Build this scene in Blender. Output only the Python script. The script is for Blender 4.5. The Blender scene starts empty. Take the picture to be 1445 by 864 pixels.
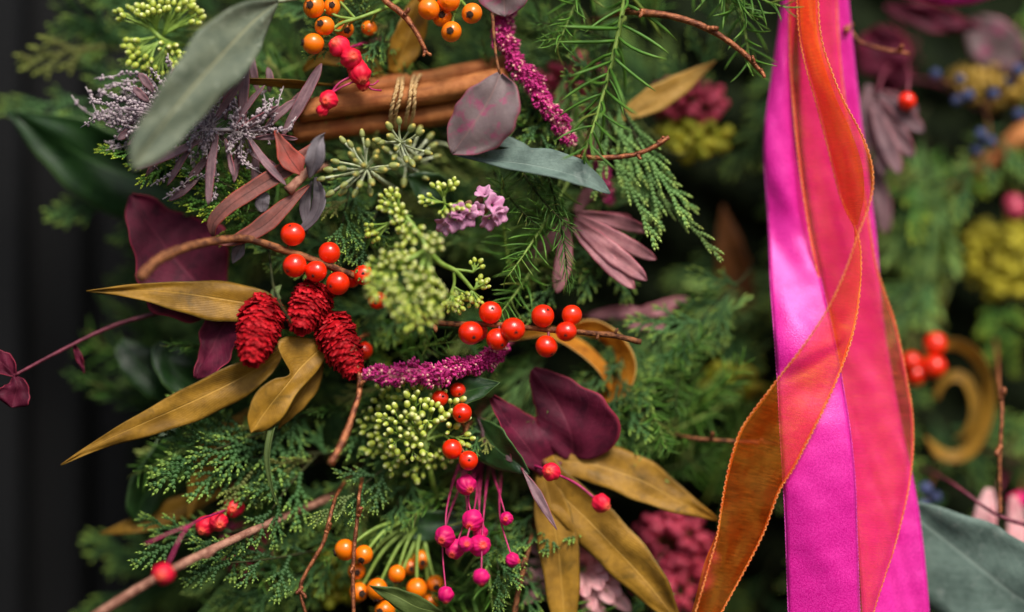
import bpy, math, random
from mathutils import Vector, Matrix, Euler
random.seed(11)
R = math.radians
scene = bpy.context.scene
COL = scene.collection

# ------------------------------------------------------------------ camera, world, sun, exposure
U = 4000.0          # 4000 working units = 1 metre (4 units = 1 mm, one unit = one photo pixel in the plane of focus)
DC = 3400.0         # distance of the camera from the plane of focus
cam_d = bpy.data.cameras.new('camera'); cam = bpy.data.objects.new('camera', cam_d); COL.objects.link(cam)
cam.location = (0, -DC / U, 0); cam.rotation_euler = (R(90), 0, 0)
cam_d.sensor_width = 36; cam_d.lens = 36 * DC / 1445.0
cam_d.clip_start = 0.02; cam_d.clip_end = 60
cam_d.dof.use_dof = True; cam_d.dof.focus_distance = DC / U; cam_d.dof.aperture_fstop = 1.0
scene.camera = cam

SUN_EL, SUN_AZ = 48.0, 20.0        # azimuth measured from behind the camera towards the right
world = bpy.data.worlds.new('World'); scene.world = world; world.use_nodes = True
wn = world.node_tree
sky = wn.nodes.new('ShaderNodeTexSky'); sky.sky_type = 'NISHITA'; sky.sun_disc = False
sky.sun_elevation = R(SUN_EL); sky.sun_rotation = R(180 - SUN_AZ); sky.air_density = 1.0; sky.dust_density = 3.0
bg = wn.nodes['Background']; bg.inputs['Strength'].default_value = 0.065
wn.links.new(sky.outputs[0], bg.inputs[0])
sun_d = bpy.data.lights.new('sun', 'SUN'); sun_d.energy = 2.3; sun_d.angle = R(22); sun_d.color = (1.0, 0.95, 0.88)
sun = bpy.data.objects.new('sun', sun_d); COL.objects.link(sun)
sdir = Vector((math.sin(R(SUN_AZ)) * math.cos(R(SUN_EL)), -math.cos(R(SUN_AZ)) * math.cos(R(SUN_EL)), math.sin(R(SUN_EL))))
sun.rotation_euler = sdir.to_track_quat('Z', 'Y').to_euler(); sun.location = sdir * 5
scene.view_settings.view_transform = 'Standard'; scene.view_settings.look = 'None'
scene.view_settings.exposure = 0.88; scene.view_settings.gamma = 1.0; scene.view_settings.use_curve_mapping = False
scene.render.engine = 'CYCLES'
scene.cycles.use_denoising = True
scene.cycles.transparent_max_bounces = 16
scene.cycles.max_bounces = 8

# ------------------------------------------------------------------ helpers
CAMU = Vector((0, -DC, 0))
def W(px, py, d=0.0):
    f = (DC + d) / DC
    return Vector(((px - 722.5) * f, d, (432.0 - py) * f))
def WP(p): return p if isinstance(p, Vector) else W(*p)

def spline(pts, n):
    """Catmull-Rom through the points, n+1 samples evenly spaced in parameter."""
    P = [WP(p) for p in pts]
    if len(P) == 2:
        return [P[0].lerp(P[1], i / n) for i in range(n + 1)]
    seg = [max((P[i + 1] - P[i]).length, 1e-3) for i in range(len(P) - 1)]
    tot = sum(seg); out = []
    Q = [P[0] * 2 - P[1]] + P + [P[-1] * 2 - P[-2]]
    for i in range(n + 1):
        s = tot * i / n; k = 0
        while k < len(seg) - 1 and s > seg[k]: s -= seg[k]; k += 1
        t = min(1.0, s / seg[k]); a, b, c, d = Q[k], Q[k + 1], Q[k + 2], Q[k + 3]
        out.append(0.5 * ((2 * b) + (c - a) * t + (2 * a - 5 * b + 4 * c - d) * t * t + (3 * b - a - 3 * c + d) * t ** 3))
    return out
def lerp_table(tab, t):
    if t <= tab[0][0]: return tab[0][1]
    for (a, x), (b, y) in zip(tab, tab[1:]):
        if t <= b:
            k = (t - a) / (b - a); i = tab.index((b, y)); pa, px_ = tab[max(0, i - 2)]; nb, ny_ = tab[min(len(tab) - 1, i + 1)]
            m0 = (y - px_) / (b - pa) * (b - a); m1 = (ny_ - x) / (nb - a) * (b - a)      # cubic through the table
            return max(.2 * min(x, y), (2 * k ** 3 - 3 * k * k + 1) * x + (k ** 3 - 2 * k * k + k) * m0 + (3 * k * k - 2 * k ** 3) * y + (k ** 3 - k * k) * m1)
    return tab[-1][1]

ORG = {}
class MB:
    """collects geometry in working units; build() links it as ONE mesh object"""
    def __init__(s): s.v = []; s.f = []; s.c = []
    def add(s, verts, faces, cols):
        o = len(s.v); s.v += verts; s.c += cols
        s.f += [tuple(i + o for i in f) for f in faces]
    def tube(s, pts, r, n=6, c2=None, caps=True):
        m = len(pts); rr = (lambda t: r) if not callable(r) and not isinstance(r, (list, tuple)) else (r if callable(r) else (lambda t: lerp_table(r, t)))
        T = [(pts[min(i + 1, m - 1)] - pts[max(i - 1, 0)]) for i in range(m)]
        T = [t.normalized() if t.length > 1e-6 else Vector((0, 0, 1)) for t in T]
        up = Vector((0, -1, 0)) if abs(T[0].y) < .9 else Vector((1, 0, 0))
        N = (up - T[0] * up.dot(T[0])).normalized()
        vs, fs, cs = [], [], []; rnd = random.random() if c2 is None else c2
        for i in range(m):
            N = N - T[i] * N.dot(T[i]); N = N.normalized() if N.length > 1e-6 else T[i].orthogonal().normalized()
            B = T[i].cross(N); t = i / max(1, m - 1); q = rr(t)
            for k in range(n):
                a = 2 * math.pi * k / n
                vs.append(pts[i] + (N * math.cos(a) + B * math.sin(a)) * q); cs.append((t, k / n, rnd))
        for i in range(m - 1):
            for k in range(n):
                k2 = (k + 1) % n
                fs.append((i * n + k, i * n + k2, (i + 1) * n + k2, (i + 1) * n + k))
        if caps: fs.append(tuple(range(n - 1, -1, -1))); fs.append(tuple((m - 1) * n + k for k in range(n)))
        s.add(vs, fs, cs)
    def ball(s, c, rad, nu=10, nv=7, axis=None, fn=None, c2=None):
        """ellipsoid; rad = r or (rx, ry, rz) in the frame whose z is axis; fn(theta, phi) scales the radius"""
        rx, ry, rz = rad if isinstance(rad, (tuple, list)) else (rad,) * 3
        Q = axis.to_track_quat('Z', 'Y').to_matrix() if axis is not None else Matrix.Identity(3)
        vs, fs, cs = [], [], []; rnd = random.random() if c2 is None else c2
        for j in range(nv + 1):
            th = math.pi * j / nv
            for i in range(nu):
                ph = 2 * math.pi * i / nu; k = fn(th, ph) if fn else 1.0
                p = Vector((rx * math.sin(th) * math.cos(ph), ry * math.sin(th) * math.sin(ph), rz * math.cos(th))) * k
                vs.append(c + Q @ p); cs.append((1 - j / nv, i / nu, rnd))
        for j in range(nv):
            for i in range(nu):
                i2 = (i + 1) % nu
                fs.append((j * nu + i, (j + 1) * nu + i, (j + 1) * nu + i2, j * nu + i2))
        s.add(vs, fs, cs)
    def spindle(s, a, b, side, nrm, w, h, u, rnd, k=.4):
        m = a.lerp(b, k)
        s.add([a, b, m + side * w, m - side * w, m + nrm * h, m - nrm * h],
              [(0, 2, 4), (0, 4, 3), (0, 3, 5), (0, 5, 2), (1, 4, 2), (1, 3, 4), (1, 5, 3), (1, 2, 5)], [(u, .5, rnd)] * 6)
    def grid(s, rows, cs):
        nu, nv = len(rows), len(rows[0]); vs = [p for r in rows for p in r]
        fs = [(i * nv + j, i * nv + j + 1, (i + 1) * nv + j + 1, (i + 1) * nv + j) for i in range(nu - 1) for j in range(nv - 1)]
        s.add(vs, fs, cs)
    def mesh(s, name, org=None, smooth=True):
        o = org or Vector((0, 0, 0)); me = bpy.data.meshes.new(name)
        me.from_pydata([tuple((v - o) / U) for v in s.v], [], s.f)
        if smooth: me.polygons.foreach_set('use_smooth', [True] * len(me.polygons))
        at = me.attributes.new('c', 'FLOAT_VECTOR', 'POINT')
        at.data.foreach_set('vector', [x for c in s.c for x in c])
        me.update(); return me
    def build(s, name, mat, parent=None, solid=None, smooth=True):
        org = ORG[parent.name] if parent is not None else Vector((0, 0, 0))
        me = s.mesh(name, org, smooth); o = inst(name, me, mat, parent)
        if solid:
            m = o.modifiers.new('thickness', 'SOLIDIFY'); m.thickness = solid / U; m.offset = 0
        return o

def inst(name, me, mat, parent=None, loc=None, quat=None, scale=None):
    """an object on (shared) mesh data; loc in working units, world frame"""
    if mat is not None and not me.materials: me.materials.append(mat)
    o = bpy.data.objects.new(name, me); COL.objects.link(o)
    org = ORG[parent.name] if parent is not None else Vector((0, 0, 0))
    if parent is not None: o.parent = parent
    if loc is not None: o.location = (loc - org) / U
    if quat is not None: o.rotation_mode = 'QUATERNION'; o.rotation_quaternion = quat
    if scale is not None: o.scale = scale if isinstance(scale, (tuple, list, Vector)) else (scale,) * 3
    ORG[o.name] = org if loc is None else loc
    return o
def sub(name, me, mat, parent, loc=(0, 0, 0)):
    """a sub-part in the local frame of an instanced part"""
    if mat is not None and not me.materials: me.materials.append(mat)
    o = bpy.data.objects.new(name, me); COL.objects.link(o); o.parent = parent; o.location = loc; return o
def tag(o, label=None, cat=None, group=None, kind=None):
    if label: o['label'] = label
    if cat: o['category'] = cat
    if group: o['group'] = group
    if kind: o['kind'] = kind
    return o
def thing(name, label, cat, loc, group=None):
    o = bpy.data.objects.new(name, None); COL.objects.link(o)
    p = WP(loc); o.location = p / U; o.empty_display_size = .005
    ORG[o.name] = p
    return tag(o, label, cat, group)
def copy_tree(o, parent=None):
    c = o.copy(); COL.objects.link(c); c.parent = parent
    for ch in list(o.children): copy_tree(ch, c)
    return c
def rand_dir():
    while True:
        v = Vector((random.uniform(-1, 1), random.uniform(-1, 1), random.uniform(-1, 1)))
        if .05 < v.length < 1: return v.normalized()
def jit(p, a): return p + Vector((random.uniform(-a, a), random.uniform(-a, a), random.uniform(-a, a)))

# ------------------------------------------------------------------ materials
def hexc(h, k=1.0):
    v = [int(h[i:i + 2], 16) / 255 for i in (0, 2, 4)]
    return tuple([(x / 12.92 if x <= .04045 else ((x + .055) / 1.055) ** 2.4) * k for x in v] + [1.0])
class NT:
    def __init__(s, name):
        s.m = bpy.data.materials.new(name); s.m.use_nodes = True; s.t = s.m.node_tree
        s.b = s.t.nodes['Principled BSDF']; s.out = s.t.nodes['Material Output']
    def n(s, k, **kw):
        x = s.t.nodes.new(k)
        for a, b in kw.items(): setattr(x, a, b)
        return x
    def l(s, a, b): s.t.links.new(a, b)
    def val(s, x, sock):
        if isinstance(x, (int, float)): sock.default_value = x
        elif isinstance(x, tuple): sock.default_value = x
        else: s.l(x, sock)
    def math(s, op, a, b=0.0, c=None):
        x = s.n('ShaderNodeMath', operation=op); s.val(a, x.inputs[0]); s.val(b, x.inputs[1])
        if c is not None: s.val(c, x.inputs[2])
        return x.outputs[0]
    def mix(s, f, a, b, mode='MIX'):
        x = s.n('ShaderNodeMix', data_type='RGBA', blend_type=mode); s.val(f, x.inputs[0]); s.val(a, x.inputs[6]); s.val(b, x.inputs[7])
        return x.outputs[2]
    def smooth(s, x, a, b):
        m = s.n('ShaderNodeMapRange', interpolation_type='SMOOTHSTEP'); s.val(x, m.inputs[0]); m.inputs[1].default_value = a; m.inputs[2].default_value = b
        return m.outputs[0]
    def attr(s):
        a = s.n('ShaderNodeAttribute', attribute_name='c'); x = s.n('ShaderNodeSeparateXYZ'); s.l(a.outputs['Vector'], x.inputs[0]); return x.outputs
    def noise(s, scale, detail=3.0, rough=.6, vec=None, dist=0.0):
        x = s.n('ShaderNodeTexNoise'); x.inputs['Scale'].default_value = scale; x.inputs['Detail'].default_value = detail; x.inputs['Roughness'].default_value = rough
        x.inputs['Distortion'].default_value = dist
        if vec is None: vec = s.n('ShaderNodeTexCoord').outputs['Object']
        s.l(vec, x.inputs['Vector']); return x.outputs['Fac']
    def rnd(s): return s.n('ShaderNodeObjectInfo').outputs['Random']
    def vary(s, col, amt):
        """brightness differs from piece to piece"""
        h = s.n('ShaderNodeHueSaturation'); s.val(s.math('MULTIPLY_ADD', s.rnd(), 2 * amt, 1 - amt), h.inputs['Value']); s.l(col, h.inputs['Color']); return h.outputs[0]
    def bump(s, h, strength, dist=.0004):
        b = s.n('ShaderNodeBump'); b.inputs['Strength'].default_value = strength; b.inputs['Distance'].default_value = dist; s.l(h, b.inputs['Height']); s.l(b.outputs[0], s.b.inputs['Normal'])
        return b.outputs[0]
    def setp(s, **kw):
        for k, v in kw.items(): s.val(v, s.b.inputs[k.replace('_', ' ')])
    def translucent(s, col, fac):
        t = s.n('ShaderNodeBsdfTranslucent'); s.val(col, t.inputs[0]); m = s.n('ShaderNodeMixShader'); s.val(fac, m.inputs[0])
        s.l(s.b.outputs[0], m.inputs[1]); s.l(t.outputs[0], m.inputs[2]); s.l(m.outputs[0], s.out.inputs[0])

def simple(name, c1, c2, rough=.5, spec=.4, ns=300, bump=.0, coat=0.0, vary=.12, trans=0.0, sss=0.0, lo=.35, hi=.65, metal=0.0, tip=None, detail=3.0):
    n = NT(name); f = n.smooth(n.noise(ns, detail), lo, hi); col = n.mix(f, hexc(c1), hexc(c2))
    if tip: col = n.mix(n.smooth(n.attr()[0], tip[1], tip[2]), col, hexc(tip[0]))
    col = n.vary(col, vary)
    n.setp(Base_Color=col, Roughness=rough, Specular_IOR_Level=spec, Coat_Weight=coat, Coat_Roughness=.12, Metallic=metal)
    if sss: n.setp(Subsurface_Weight=sss, Subsurface_Scale=.0015); n.b.inputs['Subsurface Radius'].default_value = (1, .25, .1)
    if bump: n.bump(n.noise(ns * 4, 4), bump)
    if trans: n.translucent(col, trans)
    return n.m
def leafmat(name, c1, c2, vein, edge=None, rough=.5, spec=.3, trans=.18, nveins=11, vs=.45, mid=.8, spots=None, ns=130, bump=.35, vary=.1, streak=False, sheen=0.0):
    n = NT(name); a = n.attr(); u, v = a[0], a[1]
    off = n.math('ABSOLUTE', n.math('SUBTRACT', v, .5))
    base = n.mix(n.smooth(n.noise(ns, 4, .65), .3, .7), hexc(c1), hexc(c2))
    fine = n.noise(ns * 9, 3)
    base = n.mix(n.math('MULTIPLY', n.smooth(fine, .35, .75), .25), base, hexc(c2, .55))
    if spots: base = n.mix(n.math('MULTIPLY', n.smooth(n.noise(ns * 1.6, 3, .6, dist=.5), spots[1] - .04, spots[1] + .16), .7), base, hexc(spots[0]))
    if streak:
        cx = n.n('ShaderNodeCombineXYZ'); n.l(n.math('MULTIPLY', u, 3.0), cx.inputs[0]); n.l(n.math('MULTIPLY', v, 26.0), cx.inputs[1]); n.l(n.rnd(), cx.inputs[2])
        st = n.noise(1.0, 5, .7, cx.outputs[0]); base = n.mix(n.math('MULTIPLY', n.smooth(st, .48, .7), .65), base, hexc(vein))
    wob = n.math('MULTIPLY', n.noise(160, 2), .35)
    ph = n.math('ADD', n.math('SUBTRACT', n.math('MULTIPLY', u, float(nveins)), n.math('MULTIPLY', off, nveins * .75)), wob)
    fr = n.math('ABSOLUTE', n.math('SUBTRACT', n.math('FRACT', ph), .5))
    sv = n.math('MULTIPLY', n.smooth(fr, .07, .0), vs)
    mv = n.math('MULTIPLY', n.smooth(off, .03, .008), mid)
    vm = n.math('MAXIMUM', sv, mv)
    col = n.mix(vm, base, hexc(vein))
    if edge: col = n.mix(n.smooth(off, .455, .495), col, hexc(edge))
    col = n.vary(col, vary)
    n.setp(Base_Color=col, Roughness=n.math('MULTIPLY_ADD', fine, .25, rough - .12), Specular_IOR_Level=spec)
    n.bump(n.math('ADD', n.math('MULTIPLY', n.noise(ns * 5, 4), .6), n.math('MULTIPLY', vm, -.7)), bump, .0006)
    if trans: n.translucent(col, trans)
    return n.m
M = {}
M['euc'] = leafmat('eucalyptus_grey_green', '535e4e', '6c745f', '8f8e6a', rough=.6, spec=.25, nveins=20, vs=.32, mid=.7, trans=.08, bump=.6, spots=('8a927e', .6))
M['eucblue'] = leafmat('eucalyptus_blue_green', '50625a', '6c8076', '84948a', rough=.6, spec=.25, vs=.3, mid=.55, trans=.08, nveins=16, bump=.6, spots=('88948c', .6))
M['eucpurple'] = leafmat('eucalyptus_plum', '6b5a5c', '7c6a69', '8a6a66', edge='94505c', rough=.55, vs=.12, mid=.5, spots=('9a3a62', .54), trans=.1)
M['dark'] = leafmat('dark_green_leaf', '152e14', '24421c', '3d6030', edge='52703c', rough=.38, spec=.45, vs=.2, trans=.1)
M['olive'] = leafmat('olive_green_leaf', '47592b', '5f7038', '8a9a55', rough=.5, vs=.2)
M['gold'] = leafmat('gold_dyed_leaf', '7c5810', 'ba8a2a', 'cfa24a', edge='6d5414', rough=.55, spec=.35, nveins=24, vs=.4, mid=.45, trans=.15, ns=75, bump=.8, spots=('5e4812', .58))
M['goldpale'] = leafmat('pale_gold_leaf', 'b5893a', 'd0a558', 'e6c88a', rough=.5, vs=.1, mid=.3, trans=.2)
M['amber'] = leafmat('amber_dried_leaf', 'a8600e', 'd69028', '7c4a10', rough=.55, vs=.1, mid=.1, trans=.25, streak=True, edge='e8bc6c', bump=.8, spots=('8a4c0c', .58))
M['purple'] = leafmat('burgundy_leaf', '420c20', '6a1c36', '7c3044', edge='902c40', rough=.6, spec=.2, vs=.25, mid=.4, trans=.12, spots=('2c0a1a', .56), ns=70, bump=.7)
M['mauve'] = leafmat('mauve_leaf', '8c6a70', '644c54', 'b49494', edge='a85660', rough=.6, vs=.0, mid=.25, trans=.1, streak=True)
M['rose'] = leafmat('dusty_rose_leaf', 'c08084', '96606a', 'd8a8a6', edge='b05060', rough=.55, vs=.0, mid=.25, trans=.15, streak=True)
M['coral'] = leafmat('coral_dried_leaf', 'b85448', '8a5a50', '4a2420', edge='d0503c', rough=.6, vs=.1, mid=.8, trans=.12, streak=True, nveins=9)
M['coraldull'] = leafmat('dull_coral_dried_leaf', '9a5a50', '6a4640', '3c2420', edge='b84c3c', rough=.6, vs=.1, mid=.8, trans=.1, streak=True, nveins=9)
M['brownleaf'] = leafmat('brown_dried_leaf', '4a2a0e', '6e4216', '7c5428', rough=.6, vs=.2, mid=.3, trans=.1)
M['greydry'] = leafmat('grey_dried_leaf', '625a60', '7c7478', '3c3438', rough=.65, vs=.3, mid=.6, trans=.08, streak=True)
M['palepink'] = leafmat('pale_pink_petal', 'f0b8b8', 'd88890', 'fce8e4', rough=.55, vs=0, mid=.3, trans=.2, streak=True)
M['berry'] = simple('winterberry_red', 'e01c06', 'fa3a0a', rough=.28, spec=.5, ns=140, coat=.3, vary=.1, sss=.1, bump=.12)
M['berrydark'] = simple('berry_blossom_end', '1c0d08', '3a1c10', rough=.8, ns=900)
M['hip'] = simple('rose_hip_orange', 'f08a0c', 'ee5c08', rough=.3, spec=.5, ns=60, coat=.2, vary=.08, sss=.1)
M['calyx'] = simple('dried_calyx', '2c1c12', '4a3220', rough=.9, ns=700, bump=.6)
M['magenta'] = simple('magenta_everlasting', 'c8085c', 'e01c7c', rough=.5, spec=.3, ns=250, vary=.12, sss=.1, tip=('ff5a4a', .8, 1.0))
M['crimson'] = simple('crimson_everlasting', 'd8082c', 'f0264a', rough=.5, spec=.3, ns=250, vary=.15, tip=('ff6a50', .75, 1.0))
M['magstem'] = simple('magenta_stalk', '8c1448', 'b82c64', rough=.5, ns=300)
M['cone'] = simple('red_dyed_bract', '8e0410', 'bc0c18', rough=.6, spec=.2, ns=260, vary=.35, trans=.2, tip=('d42430', .7, 1.05))
M['conecore'] = simple('dark_red_core', '3a0408', '5a080e', rough=.8)
M['amaranth'] = simple('magenta_floret', 'a01060', 'd03a8a', rough=.6, spec=.3, ns=420, lo=.3, hi=.7, vary=.05, tip=('f0b0a8', .55, 1.0))
M['amarpink'] = simple('pink_floret', 'a01858', 'c23a80', rough=.6, spec=.3, ns=420, vary=.05, tip=('e08090', .5, 1.0))
M['bark'] = simple('brown_bark', '43200f', '8f5a34', rough=.65, spec=.3, ns=420, bump=1.0, detail=6, vary=.1)
M['copper'] = simple('copper_twig', '5e2a14', 'b06a40', rough=.36, spec=.6, ns=420, bump=1.0, vary=.08, metal=.4, detail=6)
M['pinkbark'] = simple('pinkish_bark', '7c4e3e', 'b0806a', rough=.6, spec=.3, ns=300, bump=.9, detail=6)
M['redstem'] = simple('burgundy_stem', '5c2030', '7c3444', rough=.5, ns=300, bump=.3)
M['greenstem'] = simple('green_stem', '6d8a30', '8aa54a', rough=.5, ns=300, bump=.2)
M['darkstem'] = simple('dark_green_stem', '1e2412', '34361c', rough=.8, spec=.15, ns=300, bump=.2)
M['bud'] = simple('yellow_green_bud', '98a836', 'b6c04e', rough=.42, spec=.45, ns=500, vary=.14, sss=.1, tip=('eef0a6', .62, .96))
M['budpale'] = simple('pale_umbel_bud', '7f8748', '9aa060', rough=.5, spec=.4, ns=500, vary=.15, tip=('c8b254', .7, .95))
M['palestem'] = simple('pale_umbel_stalk', '8c9568', 'b8bfa0', rough=.6, ns=400, bump=.3)
M['yellow'] = simple('yellow_floret', '8e8618', 'bcae2a', rough=.6, ns=400, vary=.3)
M['ochre'] = simple('ochre_floret', '8a6c20', 'b8943c', rough=.6, ns=300, vary=.3)
M['yellowgreen'] = simple('yellow_green_floret', '848c1c', 'a89a24', rough=.6, ns=300, vary=.3)
M['lav'] = simple('grey_mauve_dried', '766470', 'a8989c', rough=.85, spec=.2, ns=700, vary=.1, tip=('d0c2c2', .45, 1.0))
M['wool'] = simple('pale_woolly_fibre', 'a89a9c', 'c8bcbc', rough=.9, spec=.1, ns=700)
M['cinn0'] = simple('cinnamon_bark', '6a381a', 'a4683a', rough=.7, spec=.25, ns=120, bump=1.0, vary=.12, detail=8)
M['cinn'] = leafmat('cinnamon_bark_grained', '8a4a24', 'c07c46', '4e2612', rough=.7, spec=.25, trans=0, vs=0, mid=0, streak=True, bump=.8, ns=90)
M['twine'] = simple('jute_twine', 'ac8858', 'ccac7c', rough=.9, spec=.1, ns=900, bump=.8)
M['statice'] = leafmat('pink_statice_petal', 'd080b0', 'ecb4d2', 'f6d4e4', rough=.6, vs=.3, nveins=4, mid=.4, trans=.3)
M['staticecup'] = simple('dry_statice_calyx', '6a4a38', '8a6a4c', rough=.8, ns=500, bump=.4)
M['pepper'] = simple('pink_pepper_berry', '96183a', 'c04e64', rough=.45, spec=.4, ns=150, vary=.2, sss=.1)
M['blueberry'] = simple('blue_juniper_berry', '2e3658', '5c668e', rough=.7, spec=.3, ns=200, vary=.15)
M['moss'] = simple('dark_moss', '0b1208', '1c2412', rough=.95, spec=.1, ns=120, bump=1.0, detail=6)
M['satin'] = None

def cedar_mat(name, dark, mid, tipc, hi=1.0, vary=.22):
    n = NT(name); a = n.attr()
    col = n.mix(n.smooth(n.noise(90, 3), .3, .7), hexc(dark), hexc(mid))
    col = n.mix(n.math('MULTIPLY', a[2], .35), col, hexc(mid))
    col = n.mix(n.math('MULTIPLY', n.smooth(a[0], .62, 1.02), hi), col, hexc(tipc))
    col = n.mix(n.math('MULTIPLY', n.smooth(n.rnd(), .86, .97), .55), col, hexc('7a6a34'))
    col = n.mix(n.math('MULTIPLY', n.smooth(n.noise(55, 2), .66, .74), .6), col, hexc('6e5426'))
    col = n.vary(col, vary)
    n.setp(Base_Color=col, Roughness=.5, Specular_IOR_Level=.35); n.bump(n.noise(1600, 2), .25)
    n.translucent(col, .12); return n.m
M['cedar'] = cedar_mat('cedar_green', '22451f', '4a733a', '9ab84e', .8, .3)
M['cedarlime'] = cedar_mat('cedar_lime', '356a28', '5c8a30', 'b4c83c', .95, .12)
M['juniper'] = cedar_mat('juniper_blue_green', '4c763e', '80a85c', 'b4cc66', .7, .12)
M['needle'] = cedar_mat('needle_green', '3c6a1e', '5c8a30', '86ac4c', .5, .16)
M['needledark'] = cedar_mat('needle_dark_green', '30561e', '52802e', '80a446', .5, .18)

def satin_mat(name, c1, c2):
    n = NT(name); a = n.attr()
    gr = n.noise(2000, 2, .7); grain = n.smooth(gr, .3, .7)
    col = n.mix(grain, hexc(c1), hexc(c2))
    hem = n.smooth(n.math('ABSOLUTE', n.math('SUBTRACT', a[1], .5)), .468, .48)
    col = n.mix(n.math('MULTIPLY', hem, .35), col, hexc(c1, .6))
    n.setp(Base_Color=col, Roughness=.33, Specular_IOR_Level=1.0, Specular_Tint=hexc('ffb0f0'), Sheen_Weight=.25, Sheen_Roughness=.4, Sheen_Tint=hexc('ff90e8'))
    n.b.inputs['Anisotropic'].default_value = .5
    n.bump(n.math('ADD', n.math('ADD', gr, n.math('MULTIPLY', n.noise(110, 3, .5, dist=.6), .8)), n.math('MULTIPLY', hem, -.5)), .35, .0004)
    n.translucent(col, .1); return n.m
M['satin'] = satin_mat('magenta_satin', 'cc0886', 'ec34a8')
def organza_mat(name, c, tint, dens, clear):
    n = NT(name); a = n.attr()
    cx = n.n('ShaderNodeCombineXYZ'); n.l(n.math('MULTIPLY', a[0], 620.0), cx.inputs[0]); n.l(n.math('MULTIPLY', a[1], 3.0), cx.inputs[1])
    th = n.noise(1.0, 2, .6, cx.outputs[0])
    cy = n.n('ShaderNodeCombineXYZ'); n.l(n.math('MULTIPLY', a[0], 14.0), cy.inputs[0]); n.l(n.math('MULTIPLY', a[1], 2.5), cy.inputs[1])
    tv = n.noise(1.0, 3, .6, cy.outputs[0])
    col = n.mix(n.smooth(tv, .35, .7), hexc(c), hexc(tint))
    n.setp(Base_Color=col, Roughness=.36, Specular_IOR_Level=.9, Specular_Tint=hexc('ffb060'), Sheen_Weight=.3, Sheen_Tint=hexc('ff9040'))
    n.bump(th, .25, .0003)
    tl = n.n('ShaderNodeBsdfTranslucent'); n.l(col, tl.inputs[0])
    m1 = n.n('ShaderNodeMixShader'); m1.inputs[0].default_value = .35; n.l(n.b.outputs[0], m1.inputs[1]); n.l(tl.outputs[0], m1.inputs[2])
    tr = n.n('ShaderNodeBsdfTransparent'); tr.inputs[0].default_value = clear
    hem = n.smooth(n.math('ABSOLUTE', n.math('SUBTRACT', a[1], .5)), .455, .47)
    fac = n.math('MAXIMUM', n.math('MULTIPLY_ADD', n.smooth(th, .3, .72), .2, dens), n.math('MULTIPLY', hem, .75))
    m2 = n.n('ShaderNodeMixShader'); n.l(fac, m2.inputs[0]); n.l(tr.outputs[0], m2.inputs[1]); n.l(m1.outputs[0], m2.inputs[2])
    n.l(m2.outputs[0], n.out.inputs[0]); return n.m
M['organza'] = organza_mat('orange_organza', 'f05c10', 'ff9430', .17, (1.0, .72, .6, 1))
M['organzafold'] = organza_mat('orange_organza_doubled', 'f2600c', 'ffa034', .42, (1.0, .72, .5, 1))
M['organzapink'] = organza_mat('coral_organza', 'f2445a', 'ff6a50', .22, (1.0, .8, .78, 1))
M['stitch'] = simple('orange_gold_stitching', 'd85810', 'f09444', rough=.4, spec=.7, ns=900, vary=.1)
M['satinedge'] = simple('satin_woven_edge', 'c0108c', 'e850c0', rough=.45, spec=.6, ns=900)
def door_mat():
    n = NT('black_door_paint'); tc = n.n('ShaderNodeTexCoord'); mp = n.n('ShaderNodeMapping'); mp.inputs['Scale'].default_value = (60, 60, 4); n.l(tc.outputs['Object'], mp.inputs[0])
    g = n.noise(1.0, 5, .6, mp.outputs[0]); col = n.mix(g, hexc('050506'), hexc('0d0e0f')); col = n.vary(col, .15)
    n.setp(Base_Color=col, Roughness=.55, Specular_IOR_Level=.2); n.bump(g, .3); return n.m
M['door'] = door_mat()

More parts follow.
